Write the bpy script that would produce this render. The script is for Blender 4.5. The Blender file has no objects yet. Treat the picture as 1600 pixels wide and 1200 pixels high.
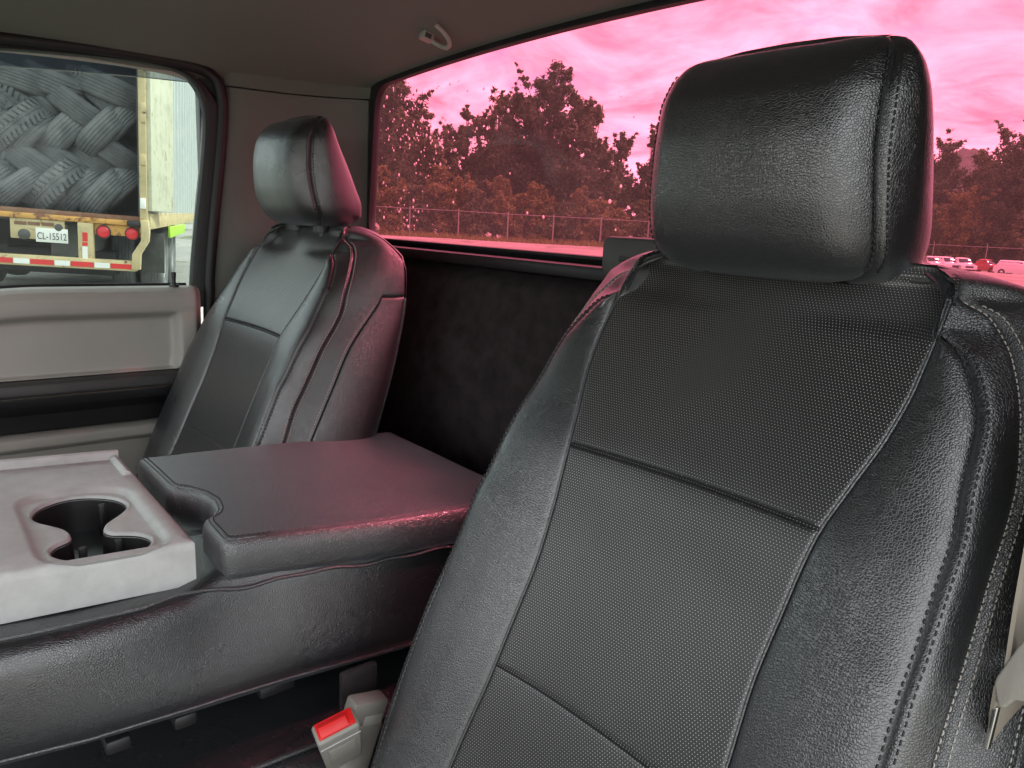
import bpy, bmesh, math, random
import numpy as np
from mathutils import Vector, Matrix
from mathutils.geometry import tessellate_polygon
R = math.radians
rnd = random.Random(7)
rng = np.random.default_rng(7)
sc = bpy.context.scene
COL = sc.collection

# ------------------------------------------------------------------ camera
def _n(v):
    v = np.array(v, float); return v/np.linalg.norm(v)
FPX = 1156.0
_a = _n((-976, -294, FPX)); _b = _n((1425, -175, FPX)); _b = _n(_b-_a*(_a@_b))
RM = np.stack([-_a, _b, np.cross(-_a, _b)], 1)       # camera axes from vehicle axes (x driver side, y rearward, z up)
CAM = np.array((.874, 0.0, 1.5))
cam = bpy.data.objects.new('camera', bpy.data.cameras.new('camera')); COL.objects.link(cam)
cam.data.sensor_width = 36; cam.data.lens = FPX/1600*36
cam.data.clip_start = .02; cam.data.clip_end = 6000
M4 = Matrix.Identity(4)
for i in range(3):
    M4[i][0] = RM[0, i]; M4[i][1] = -RM[1, i]; M4[i][2] = -RM[2, i]; M4[i][3] = CAM[i]
cam.matrix_world = M4
sc.camera = cam
def ray(px, py): return RM.T @ np.array([(px-800)/FPX, (py-600)/FPX, 1.0])
def at(px, py, **k):
    d = ray(px, py); ax, v = list(k.items())[0]; i = 'XYZ'.index(ax)
    return CAM+d*((v-CAM[i])/d[i])

# ------------------------------------------------------------------ light
SUN_EL, SUN_AZ = 51, 20       # azimuth measured from +y (rearward) towards +x
W = bpy.data.worlds.new('World'); sc.world = W; W.use_nodes = True
nt = W.node_tree; N = nt.nodes; Lk = nt.links; N.clear()
def nd(t, **k):
    n = N.new(t)
    for a, b in k.items():
        setattr(n, a, b)
    return n
out = nd('ShaderNodeOutputWorld'); bgs = nd('ShaderNodeBackground'); bgc = nd('ShaderNodeBackground'); mix = nd('ShaderNodeMixShader')
sky = nd('ShaderNodeTexSky', sky_type='NISHITA'); sky.sun_disc = False
sky.sun_elevation = R(SUN_EL); sky.sun_rotation = R(SUN_AZ)
Lk.new(sky.outputs[0], bgs.inputs[0]); bgs.inputs[1].default_value = .085
tc = nd('ShaderNodeTexCoord'); sep = nd('ShaderNodeSeparateXYZ'); Lk.new(tc.outputs['Generated'], sep.inputs[0])
# clouds: project the direction on a plane overhead
zz = nd('ShaderNodeMath', operation='MAXIMUM'); Lk.new(sep.outputs[2], zz.inputs[0]); zz.inputs[1].default_value = 0.0
za = nd('ShaderNodeMath', operation='ADD'); Lk.new(zz.outputs[0], za.inputs[0]); za.inputs[1].default_value = .22
dv = nd('ShaderNodeVectorMath', operation='DIVIDE'); cmb = nd('ShaderNodeCombineXYZ')
for i in range(3): Lk.new(za.outputs[0], cmb.inputs[i])
Lk.new(tc.outputs['Generated'], dv.inputs[0]); Lk.new(cmb.outputs[0], dv.inputs[1])
n1 = nd('ShaderNodeTexNoise'); n1.inputs['Scale'].default_value = 1.7; n1.inputs['Detail'].default_value = 9; n1.inputs['Roughness'].default_value = .57; n1.inputs['Distortion'].default_value = .35
Lk.new(dv.outputs[0], n1.inputs['Vector'])
r1 = nd('ShaderNodeValToRGB'); r1.color_ramp.elements[0].position = .32; r1.color_ramp.elements[1].position = .45
Lk.new(n1.outputs[0], r1.inputs[0])
mp = nd('ShaderNodeMapping'); mp.inputs['Location'].default_value = (3.1, 5.2, 1.0); Lk.new(dv.outputs[0], mp.inputs[0])
n2 = nd('ShaderNodeTexNoise'); n2.inputs['Scale'].default_value = 2.9; n2.inputs['Detail'].default_value = 7; n2.inputs['Roughness'].default_value = .6; n2.inputs['Distortion'].default_value = .5
Lk.new(mp.outputs[0], n2.inputs['Vector'])
r2 = nd('ShaderNodeValToRGB')
r2.color_ramp.elements[0].position = .34; r2.color_ramp.elements[0].color = (.34, .36, .41, 1)
r2.color_ramp.elements[1].position = .66; r2.color_ramp.elements[1].color = (1.0, .99, .96, 1)
Lk.new(n2.outputs[0], r2.inputs[0]); Lk.new(r2.outputs[0], bgc.inputs[0]); bgc.inputs[1].default_value = .82
Lk.new(r1.outputs[0], mix.inputs[0]); Lk.new(bgs.outputs[0], mix.inputs[1]); Lk.new(bgc.outputs[0], mix.inputs[2])
Lk.new(mix.outputs[0], out.inputs[0])
sun = bpy.data.objects.new('sun', bpy.data.lights.new('sun', 'SUN')); COL.objects.link(sun)
sun.data.energy = 1.25; sun.data.angle = R(10); sun.data.color = (1, .96, .88)
_sd = Vector((math.sin(R(SUN_AZ))*math.cos(R(SUN_EL)), math.cos(R(SUN_AZ))*math.cos(R(SUN_EL)), math.sin(R(SUN_EL))))
sun.rotation_euler = _sd.to_track_quat('Z', 'Y').to_euler(); sun.location = _sd*40
vs = sc.view_settings; vs.view_transform = 'Standard'; vs.look = 'None'; vs.gamma = 1; vs.use_curve_mapping = False
vs.exposure = 2.45
sc.render.engine = 'CYCLES'
sc.cycles.use_denoising = True
sc.cycles.max_bounces = 10; sc.cycles.diffuse_bounces = 5; sc.cycles.transparent_max_bounces = 24
sc.cycles.sample_clamp_indirect = 6

# ------------------------------------------------------------------ helpers
def mat(name):
    m = bpy.data.materials.new(name); m.use_nodes = True
    return m, m.node_tree, m.node_tree.nodes['Principled BSDF']
def setp(b, **k):
    mp_ = dict(base='Base Color', rough='Roughness', metal='Metallic', spec='Specular IOR Level', coat='Coat Weight', coatr='Coat Roughness', sheen='Sheen Weight', sheenr='Sheen Roughness')
    for a, v in k.items():
        s = b.inputs[mp_[a]]
        s.default_value = (*v, 1) if isinstance(v, tuple) else v
def nn(t, typ, **k):
    n = t.nodes.new(typ)
    for a, v in k.items():
        if a in n.inputs: n.inputs[a].default_value = v
        else: setattr(n, a, v)
    return n
def coords(t, scale=(1, 1, 1), kind='Object'):
    c = nn(t, 'ShaderNodeTexCoord'); m_ = nn(t, 'ShaderNodeMapping'); m_.inputs['Scale'].default_value = scale
    t.links.new(c.outputs[kind], m_.inputs[0]); return m_.outputs[0]
def ramp(t, src, stops):
    r = nn(t, 'ShaderNodeValToRGB'); e = r.color_ramp.elements
    while len(e) < len(stops): e.new(.5)
    for x, (p, c) in zip(e, stops):
        x.position = p; x.color = (*c, 1) if isinstance(c, tuple) else (c, c, c, 1)
    t.links.new(src, r.inputs[0]); return r.outputs[0]
def bump(t, b, src, dist, strength=1.0, prev=None):
    n = nn(t, 'ShaderNodeBump'); n.inputs['Distance'].default_value = dist; n.inputs['Strength'].default_value = strength
    t.links.new(src, n.inputs['Height'])
    if prev is not None: t.links.new(prev, n.inputs['Normal'])
    t.links.new(n.outputs[0], b.inputs['Normal']); return n.outputs[0]
def noise(t, vec, scale, detail=4, rough=.55, dist=0):
    n = nn(t, 'ShaderNodeTexNoise'); n.inputs['Scale'].default_value = scale; n.inputs['Detail'].default_value = detail
    n.inputs['Roughness'].default_value = rough; n.inputs['Distortion'].default_value = dist
    if vec is not None: t.links.new(vec, n.inputs['Vector'])
    return n.outputs[0]
def simple(name, base, rough=.5, bscale=0, bdist=.0004, var=.12, vscale=6, **k):
    """plain material with slight colour variation and grain"""
    m, t, b = mat(name); setp(b, base=base, rough=rough, **k)
    v = coords(t)
    if var:
        c = ramp(t, noise(t, v, vscale, 5), [(.3, tuple(x*(1-var) for x in base)), (.7, tuple(min(1, x*(1+var)) for x in base))])
        t.links.new(c, b.inputs['Base Color'])
    if bscale: bump(t, b, noise(t, v, bscale, 3), bdist)
    return m
SHEEN = (.80, .90, 1.0)
def leather(name, base=(.0085, .009, .010), rough=.29, grain=460, dist=.00022, spec=1.0, coat=.6):
    m, t, b = mat(name); setp(b, base=base, rough=rough, spec=spec, coat=coat, coatr=.26, sheen=.07, sheenr=.45); b.inputs['Sheen Tint'].default_value = (*SHEEN, 1)
    v = coords(t)
    d = nn(t, 'ShaderNodeTexNoise'); d.inputs['Scale'].default_value = 90; d.inputs['Detail'].default_value = 2; t.links.new(v, d.inputs['Vector'])
    ad = nn(t, 'ShaderNodeMix', data_type='VECTOR'); ad.inputs['Factor'].default_value = .003
    t.links.new(v, ad.inputs[4]); t.links.new(d.outputs['Color'], ad.inputs[5])
    vo = nn(t, 'ShaderNodeTexVoronoi', feature='DISTANCE_TO_EDGE'); vo.inputs['Scale'].default_value = grain; t.links.new(ad.outputs[1], vo.inputs['Vector'])
    h = ramp(t, vo.outputs['Distance'], [(0, 0.0), (.10, .55), (.35, 1.0)])
    p1 = bump(t, b, h, dist, .8)
    p2 = bump(t, b, noise(t, v, 900, 2), .00012, .6, p1)
    p3 = bump(t, b, noise(t, v, 22, 4, .6), .004, .12, p2)
    if coat: t.links.new(p3, b.inputs['Coat Normal'])
    rr = ramp(t, noise(t, v, 9, 5), [(.3, rough*.85), (.7, rough*1.2)])
    t.links.new(rr, b.inputs['Roughness'])
    cc = ramp(t, noise(t, v, 5, 5), [(.3, tuple(x*.85 for x in base)), (.7, tuple(x*1.2 for x in base))])
    t.links.new(cc, b.inputs['Base Color'])
    return m
LEATHER = leather('black_leather')
LEATHER_LID = leather('lightened_lid_leather', base=(.024, .025, .027), rough=.34, spec=1.0, coat=1.0, dist=.00040)  # base and sheen raised so the lid carries the window glare
setp(LEATHER_LID.node_tree.nodes['Principled BSDF'], sheen=.2, sheenr=.35)
LEATHER_FINE = leather('fine_black_leather', grain=560, dist=.0003, rough=.36)
def perforated():
    m, t, b = mat('perforated_leather'); setp(b, base=(.03, .03, .031), rough=.37, spec=.8)
    c = nn(t, 'ShaderNodeUVMap'); sx = nn(t, 'ShaderNodeSeparateXYZ'); t.links.new(c.outputs[0], sx.inputs[0])
    P = .0025
    def M(op, a, b_=None):
        n = nn(t, 'ShaderNodeMath', operation=op)
        for i, s in enumerate((a, b_)):
            if s is None: continue
            if isinstance(s, (int, float)): n.inputs[i].default_value = s
            else: t.links.new(s, n.inputs[i])
        return n.outputs[0]
    ds = []
    for o in (0, .5):
        fx = M('SUBTRACT', M('FRACT', M('ADD', M('DIVIDE', sx.outputs[0], P*1.15), o+50)), .5)
        fy = M('SUBTRACT', M('FRACT', M('ADD', M('DIVIDE', sx.outputs[1], P*2), o+50)), .5)
        fx = M('MULTIPLY', fx, 1.15); fy = M('MULTIPLY', fy, 2)
        ds.append(M('SQRT', M('ADD', M('MULTIPLY', fx, fx), M('MULTIPLY', fy, fy))))
    dd = M('MINIMUM', ds[0], ds[1])
    dot = ramp(t, dd, [(.10, 1.0), (.16, 0.0)])
    mx = nn(t, 'ShaderNodeMix', data_type='RGBA'); t.links.new(dot, mx.inputs['Factor'])
    v = coords(t)
    cc = ramp(t, noise(t, v, 6, 5), [(.3, (.012, .012, .0125)), (.7, (.019, .019, .019))])
    t.links.new(cc, mx.inputs[6]); mx.inputs[7].default_value = (.68, .68, .66, 1)
    t.links.new(mx.outputs[2], b.inputs['Base Color'])
    p1 = bump(t, b, dot, -.0004, .8)
    p2 = bump(t, b, noise(t, v, 700, 3), .00015, .5, p1)
    bump(t, b, noise(t, v, 18, 3), .004, .2, p2)
    return m
PERF = perforated()
THREAD = simple('pale_thread', (.32, .30, .27), .7, var=.1)
DTHREAD = simple('black_thread', (.012, .012, .013), .6, var=.1)
GREYP = simple('grey_grained_plastic', (.44, .445, .435), .36, 1100, .0004, .10, 45)
BEIGEP = simple('warm_grey_plastic', (.34, .33, .295), .45, 900, .0002, .06)
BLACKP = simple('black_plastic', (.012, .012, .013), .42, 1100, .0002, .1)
DGREYP = simple('dark_grey_plastic', (.055, .055, .053), .45, 1100, .0002, .1)
RUBBER = simple('black_rubber', (.010, .010, .010), .55, 300, .0004, .2)
HEADL = simple('headliner_fabric', (.128, .140, .115), .95, 2500, .0005, .05, 3, sheen=.1)
CARPET = simple('black_carpet', (.032, .026, .027), .95, 1800, .0008, .3, 30, spec=.1)
PILLAR = simple('pillar_plastic', (.115, .126, .105), .6, 1500, .0002, .05)
CHROME = simple('chrome', (.6, .6, .58), .22, metal=1.0, var=.05)
REDP = simple('red_button_plastic', (.62, .012, .012), .35, var=.05)
WEB = simple('tan_webbing', (.24, .21, .17), .8, var=.1)

def link(o, parent=None):
    COL.objects.link(o)
    if parent is not None: o.parent = parent
    return o
def tag(o, label=None, cat=None, group=None, kind=None):
    for a, v in (('label', label), ('category', cat), ('group', group), ('kind', kind)):
        if v: o[a] = v
    return o
def empty(name, loc=(0, 0, 0), rz=0):
    o = bpy.data.objects.new(name, None); o.empty_display_size = .1
    o.location = loc; o.rotation_euler = (0, 0, rz); COL.objects.link(o); return o
def mesh_np(name, V, F, m, parent=None, uv=None, smooth=True):
    V = np.asarray(V, np.float32).reshape(-1, 3); F = np.asarray(F, np.int32)
    me = bpy.data.meshes.new(name); k = F.shape[1]
    me.vertices.add(len(V)); me.vertices.foreach_set('co', V.ravel())
    me.loops.add(F.size); me.loops.foreach_set('vertex_index', F.ravel())
    me.polygons.add(len(F)); me.polygons.foreach_set('loop_start', np.arange(0, F.size, k, dtype=np.int32))
    if uv is not None:
        l = me.uv_layers.new(name='UVMap'); l.data.foreach_set('uv', np.asarray(uv, np.float32)[F.ravel()].ravel())
    me.update(calc_edges=True); me.validate()
    me.polygons.foreach_set('use_smooth', np.full(len(F), smooth)); me.materials.append(m)
    return link(bpy.data.objects.new(name, me), parent)
def gridfaces(n, m, wrapm=False):
    i = np.arange(n-1)[:, None]; j = np.arange(m if wrapm else m-1)[None, :]
    a = i*m+j; b = i*m+(j+1) % m; c = (i+1)*m+(j+1) % m; d = (i+1)*m+j
    return np.stack([a, b, c, d], -1).reshape(-1, 4)
class MB:
    def __init__(s): s.v = []; s.f = []
    def add(s, V, F):
        o = len(s.v); s.v += [tuple(map(float, p)) for p in V]; s.f += [tuple(int(i)+o for i in f) for f in F]
    def box(s, c, d, rot=None):
        hx, hy, hz = d[0]/2, d[1]/2, d[2]/2
        V = [Vector((x*hx, y*hy, z*hz)) for x in (-1, 1) for y in (-1, 1) for z in (-1, 1)]
        if rot is not None: V = [rot @ p for p in V]
        s.add([p+Vector(c) for p in V], [(0, 1, 3, 2), (4, 6, 7, 5), (0, 4, 5, 1), (2, 3, 7, 6), (0, 2, 6, 4), (1, 5, 7, 3)])
    def tube(s, pts, r, n=8, cap=True, closed=False):
        P = [Vector(p) for p in pts]; rr = r if isinstance(r, (list, tuple)) else [r]*len(P); rings = []
        up = None
        for i, p in enumerate(P):
            a = P[(i-1) % len(P)] if (closed or i) else P[0]; b = P[(i+1) % len(P)] if (closed or i < len(P)-1) else P[-1]
            t = (b-a).normalized()
            if up is None: up = Vector((0, 0, 1)) if abs(t.z) < .9 else Vector((1, 0, 0))
            x = t.cross(up).normalized(); y = x.cross(t).normalized(); up = y
            rings.append([p+(x*math.cos(q)+y*math.sin(q))*rr[i] for q in [2*math.pi*k/n for k in range(n)]])
        V = [p for g in rings for p in g]; L = len(P); F = []
        for i in range(L if closed else L-1):
            for k in range(n):
                F.append((i*n+k, i*n+(k+1) % n, ((i+1) % L)*n+(k+1) % n, ((i+1) % L)*n+k))
        if cap and not closed: F += [tuple(range(n-1, -1, -1)), tuple((L-1)*n+k for k in range(n))]
        s.add(V, F)
    def prism(s, poly, z0, z1, ax=None):
        """extrude polygon (2d) between z0, z1; ax maps (a,b,c)->xyz"""
        ax = ax or (lambda a, b, c: (a, b, c)); n = len(poly)
        V = [ax(x, y, z0) for x, y in poly]+[ax(x, y, z1) for x, y in poly]
        F = [(i, (i+1) % n, n+(i+1) % n, n+i) for i in range(n)]+[tuple(range(n-1, -1, -1)), tuple(range(n, 2*n))]
        s.add(V, F)
    def lathe(s, prof, n=24, ax='z', c=(0, 0, 0), closed=False):
        V = []; m = len(prof)
        for k in range(n):
            q = 2*math.pi*k/n
            for r, h in prof:
                a, b = r*math.cos(q), r*math.sin(q)
                p = {'z': (a, b, h), 'x': (h, a, b), 'y': (a, h, b)}[ax]
                V.append((p[0]+c[0], p[1]+c[1], p[2]+c[2]))
        F = []
        for k in range(n):
            for j in range(m if closed else m-1):
                F.append((k*m+j, k*m+(j+1) % m, ((k+1) % n)*m+(j+1) % m, ((k+1) % n)*m+j))
        s.add(V, F)
    def build(s, name, m, parent=None, bevel=0, smooth=True, seg=2, auto=40):
        me = bpy.data.meshes.new(name); me.from_pydata(s.v, [], s.f); me.update()
        bm = bmesh.new(); bm.from_mesh(me)
        bmesh.ops.recalc_face_normals(bm, faces=bm.faces)
        if bevel:
            ed = [e for e in bm.edges if len(e.link_faces) == 2 and e.calc_face_angle(0) > R(28)]
            bmesh.ops.bevel(bm, geom=ed, offset=bevel, segments=seg, profile=.5, affect='EDGES', clamp_overlap=True)
        bm.to_mesh(me); bm.free()
        me.materials.append(m)
        if smooth:
            me.polygons.foreach_set('use_smooth', np.ones(len(me.polygons), bool))
            try: me.set_sharp_from_angle(angle=R(auto))
            except Exception: pass
        return link(bpy.data.objects.new(name, me), parent)
def boxo(name, c, d, m, parent=None, bevel=.003, rot=None, seg=2):
    b = MB(); b.box(c, d, rot); return b.build(name, m, parent, bevel, seg=seg)
def chaikin(p, k=2, closed=True):
    p = [np.array(q, float) for q in p]
    for _ in range(k):
        o = []; n = len(p)
        for i in range(n if closed else n-1):
            a, b = p[i], p[(i+1) % n]; o += [a*.75+b*.25, a*.25+b*.75]
        if not closed: o = [p[0]]+o+[p[-1]]
        p = o
    return p
def resample(p, n, closed=True):
    p = np.array(p, float)
    if closed: p = np.vstack([p, p[:1]])
    d = np.r_[0, np.cumsum(np.linalg.norm(np.diff(p, axis=0), axis=1))]
    t = np.linspace(0, d[-1], n, endpoint=not closed)
    return np.stack([np.interp(t, d, p[:, i]) for i in range(p.shape[1])], 1)
def rrect(x0, x1, y0, y1, r, k=5):
    o = []
    for cx, cy, a in ((x1-r, y1-r, 0), (x0+r, y1-r, 90), (x0+r, y0+r, 180), (x1-r, y0+r, 270)):
        for i in range(k+1):
            q = R(a+90*i/k); o.append((cx+r*math.cos(q), cy+r*math.sin(q)))
    return o
def bridge_mesh(name, loops, m, parent=None, closed=True, smooth=True, auto=35):
    """surface through a list of equally long loops"""
    L = np.array(loops, float); n, k = L.shape[:2]
    o = mesh_np(name, L.reshape(-1, 3), gridfaces(n, k, closed), m, parent, smooth=smooth)
    o.data.set_sharp_from_angle(angle=R(auto))
    return o
def glassmat(name, tint, refl=.06, rough=.0, dust=0.0, dustc=(.9, .9, .9)):
    m = bpy.data.materials.new(name); m.use_nodes = True; t = m.node_tree; t.nodes.clear()
    o = nn(t, 'ShaderNodeOutputMaterial'); tr = nn(t, 'ShaderNodeBsdfTransparent'); gl = nn(t, 'ShaderNodeBsdfGlossy'); mx = nn(t, 'ShaderNodeMixShader')
    tr.inputs[0].default_value = (*tint, 1); gl.inputs['Roughness'].default_value = rough; gl.inputs[0].default_value = (1, 1, 1, 1)
    fr = nn(t, 'ShaderNodeFresnel'); fr.inputs[0].default_value = 1.5
    mu = nn(t, 'ShaderNodeMath', operation='MULTIPLY'); mu.inputs[1].default_value = refl/.04
    t.links.new(fr.outputs[0], mu.inputs[0]); t.links.new(mu.outputs[0], mx.inputs[0])
    t.links.new(tr.outputs[0], mx.inputs[1]); t.links.new(gl.outputs[0], mx.inputs[2])
    if dust:      # thin film of dirt that scatters daylight
        tl_ = nn(t, 'ShaderNodeBsdfTranslucent'); tl_.inputs[0].default_value = (*dustc, 1); m2 = nn(t, 'ShaderNodeMixShader'); v = coords(t)
        f_ = ramp(t, noise(t, v, 7, 7, .65, .5), [(.3, dust*.75), (.7, dust*1.25)]); t.links.new(f_, m2.inputs[0])
        t.links.new(mx.outputs[0], m2.inputs[1]); t.links.new(tl_.outputs[0], m2.inputs[2]); t.links.new(m2.outputs[0], o.inputs[0])
    else: t.links.new(mx.outputs[0], o.inputs[0])
    return m
PINKG = glassmat('pink_tinted_glass', (.88, .41, .50), .0003, 0, .017, (.74, .60, .58))
SIDEG = glassmat('side_glass', (.72, .78, .76), .008, 0, .008)
VISORM = glassmat('smoked_visor', (.33, .36, .43), .04, .05)

# ------------------------------------------------------------------ ground
def cdir(px, d):
    """ground point below the pixel column px at horizontal distance d"""
    r = ray(px, 340+.05*(px-400)); h = r[:2]/np.linalg.norm(r[:2]); return CAM[:2]+h*d
_cp = [((0, 0), 0.), ((1.5, -3), 0.), ((4, 6), 0.), (cdir(40, 11.5), .48), (cdir(330, 9), .3), (cdir(-300, 10), .45), (cdir(640, 47), .62), (cdir(862, 47), .56), (cdir(400, 50), .8),
       (cdir(1100, 70), -.1), (cdir(1480, 108), -1.3), (cdir(1600, 108), -1.4), (cdir(1540, 124), -1.3), (cdir(1480, 30), -.3), (cdir(862, 15), .1), (cdir(1480, 300), 0), (cdir(640, 200), 3.0), (cdir(100, 80), 2.0), (cdir(100, 400), 6.0), (cdir(862, 400), 6.0)]
_CP = np.array([p for p, _ in _cp]); _CZ = np.array([z for _, z in _cp])
def gh(x, y):
    x = np.asarray(x, float); y = np.asarray(y, float)
    d = (x[..., None]-_CP[:, 0])**2+(y[..., None]-_CP[:, 1])**2
    w = 1/(d+4)**1.6
    return (w*_CZ).sum(-1)/w.sum(-1)
def ghs(x, y): return float(gh(np.array(x), np.array(y)))
def gmat():
    m, t, b = mat('gravel_yard'); setp(b, rough=.95)
    v = coords(t)
    c1 = ramp(t, noise(t, v, .12, 8, .65), [(.35, (.22, .21, .185)), (.5, (.31, .30, .27)), (.68, (.38, .37, .34))])
    c2 = ramp(t, noise(t, v, 14, 6, .7), [(.25, (.45, .45, .45)), (.7, (1.05, 1.05, 1.05))])
    mx = nn(t, 'ShaderNodeMix', data_type='RGBA', blend_type='MULTIPLY'); mx.inputs['Factor'].default_value = .8
    t.links.new(c1, mx.inputs[6]); t.links.new(c2, mx.inputs[7])
    g = ramp(t, noise(t, v, .35, 7, .7, .6), [(.54, 0.0), (.62, 1.0)])
    m2 = nn(t, 'ShaderNodeMix', data_type='RGBA'); t.links.new(g, m2.inputs['Factor']); t.links.new(mx.outputs[2], m2.inputs[6]); m2.inputs[7].default_value = (.10, .115, .05, 1)
    t.links.new(m2.outputs[2], b.inputs['Base Color'])
    bump(t, b, noise(t, v, 25, 6, .7), .02, .8)
    return m
g = np.r_[-np.geomspace(2500, 2, 60), np.linspace(-1.8, 1.8, 5), np.geomspace(2, 2500, 60)]
GX, GY = np.meshgrid(g, g, indexing='ij')
tag(mesh_np('ground', np.stack([GX, GY, gh(GX, GY)], -1), gridfaces(len(g), len(g))[:, ::-1], gmat()), kind='structure')

# ------------------------------------------------------------------ truck cab shell
cab = tag(empty('truck_cab', (0, 0, .62)), 'grey pickup cab interior with headliner, corner pillar trim and black carpeted back wall', 'truck cab')
CABP = lambda o: (setattr(o, 'location', Vector(o.location)-Vector((0, 0, .62))), o)[1]
def hz(x, y):
    x = np.abs(np.asarray(x, float)); y = np.asarray(y, float)
    zt = 1.788+.026*(1-np.clip(x/.66, 0, 1.2)**2)-.05*np.clip((x-.66)/.14, 0, 1.2); k = np.clip((y-.5)/.345, 0, 1)**2.2
    return (1.878-.108*np.clip(x/.80, 0, 1.1)**7)*(1-k)+zt*k-.05*np.clip((-y-.3)/.5, 0, 1.2)**2
hx = np.linspace(-.80, .80, 61); hy = np.linspace(-.78, .858, 61)
HX, HY = np.meshgrid(hx, hy, indexing='ij')
top = np.stack([HX, HY, hz(HX, HY)], -1)
CABP(mesh_np('headliner', top, gridfaces(61, 61), HEADL, cab))
b = MB(); b.box((0, .04, 1.925), (1.72, 1.72, .02)); CABP(b.build('roof_panel', DGREYP, cab, .008))
# window outline in the rear wall plane
WY = .85
win = np.array(rrect(-.672, .672, 1.459, 1.782, .035, 6))
win = resample(win, 160)
win[:, 0] *= 1-.045*(win[:, 1]-1.459)/.32
win[:, 1] += np.where(win[:, 1] > 1.7, .026*(1-(win[:, 0]/.66)**2), 0)
win = resample(win, 160)
outer = []
for x, z in win:
    q = math.atan2((z-1.62)*2.3, x)
    sx_ = max(abs(math.cos(q)), 1e-6); sz_ = max(abs(math.sin(q)), 1e-6)
    k = min(.80/sx_, .75/sz_)
    outer.append((k*math.cos(q), 1.62+max(-.19, min(.24, k*math.sin(q)/2.3))))
outer = np.array(outer)
def wl(p, y, dx=0.0, dz=0.0): return [(x*(1+dx), y, 1.62+(z-1.62)*(1+dz)) for x, z in p]
CABP(bridge_mesh('window_surround', [wl(outer, .868), wl(outer, .862), wl(win, .842, .004, .014), wl(win, .842, .0, .0), wl(win, .858)], BLACKP, cab))
rw = CABP(bridge_mesh('rear_window', [wl(win, .8455, .002, .010), wl(win, .8405, .0005, .003), wl(win, .8405, -.003, -.012), wl(win, .8475, -.005, -.018), wl(win, .852, -.004, -.018)], RUBBER, cab))
rw['label'] = 'black rubber framed rear window with pink tinted pane'
b = MB(); V = [(x*.999, .8535, 1.62+(z-1.62)*.996) for x, z in win]; V2 = [(x*.999, .8575, 1.62+(z-1.62)*.996) for x, z in win]
n_ = len(V); b.add(V+V2, [tuple(range(n_)), tuple(range(2*n_-1, n_-1, -1))])
pane = b.build('window_pane', PINKG, rw, smooth=False); pane['label'] = 'pink tinted rear glass dotted with raindrops'
# raindrops on the outside of the pane, thick in the passenger side upper corner
DROP = bpy.data.materials.new('white_raindrop'); DROP.use_nodes = True; t_ = DROP.node_tree; t_.nodes.clear()
_o = nn(t_, 'ShaderNodeOutputMaterial'); _a = nn(t_, 'ShaderNodeBsdfTranslucent'); _g = nn(t_, 'ShaderNodeBsdfGlossy'); _m = nn(t_, 'ShaderNodeMixShader'); _a.inputs[0].default_value = (.95, .95, .95, 1); _g.inputs['Roughness'].default_value = .1; _m.inputs[0].default_value = .25  # white translucency stands in for sky refracted by the drops
t_.links.new(_a.outputs[0], _m.inputs[1]); t_.links.new(_g.outputs[0], _m.inputs[2]); t_.links.new(_m.outputs[0], _o.inputs[0])
b = MB()
for i in range(230):
    if i < 150: px, py = rnd.gauss(640, 42), rnd.gauss(190, 45)
    elif i < 200: px, py = rnd.gauss(630, 30), rnd.gauss(330, 40)
    else: px, py = rnd.uniform(590, 1000), rnd.uniform(120, 360)
    p = at(px, py, Y=.8575)
    if not (-.65 < p[0] < .6 and 1.475 < p[2] < 1.765): continue
    r_ = abs(rnd.gauss(.0014, .0007))+.0007
    V = []
    for h, k in ((0, 1), (.45, .75), (.62, .3)):
        V += [(p[0]+r_*k*math.cos(q*math.pi/3), .8577+r_*h, p[2]+r_*k*1.15*math.sin(q*math.pi/3)) for q in range(6)]
    F = [(i_*6+q, i_*6+(q+1) % 6, (i_+1)*6+(q+1) % 6, (i_+1)*6+q) for i_ in range(2) for q in range(6)]+[tuple(range(12, 18))]
    b.add(V, F)
dr = b.build('raindrops', DROP, rw); dr['kind'] = 'stuff'
# back panel: carpet, bulging, below the window ledge
zs = np.r_[np.linspace(.62, 1.37, 26), np.linspace(1.38, 1.425, 8)]; xs = np.linspace(-.79, .79, 60)
PX, PZ = np.meshgrid(xs, zs, indexing='ij')
PY = .80+.018*np.sin(PX*9+1)*np.clip((1.4-PZ)/.2, 0, 1)+np.clip((PZ-1.395)/.03, 0, 1)**2*.045+.01*np.sin(PZ*14)+.03*np.exp(-((PX+.215)/.022)**2-((PZ-1.312)/.02)**2)+.035*np.exp(-((PX+.49)/.02)**2-((PZ-1.33)/.05)**2)
bp = CABP(mesh_np('back_panel', np.stack([PX, PY, PZ], -1), gridfaces(60, len(zs)), CARPET, cab)); bp['label'] = 'black carpeted rear wall panel'
b = MB(); b.tube([(-.478, .80, 1.35), (-.474, .79, 1.33), (-.476, .785, 1.305), (-.486, .79, 1.287), (-.505, .80, 1.282)], .0035, 8); b.build('jack_hook', DGREYP, bp)
boxo('window_ledge', (0, .835, 1.437-.62), (1.58, .05, .022), BLACKP, cab, .006)
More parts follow.
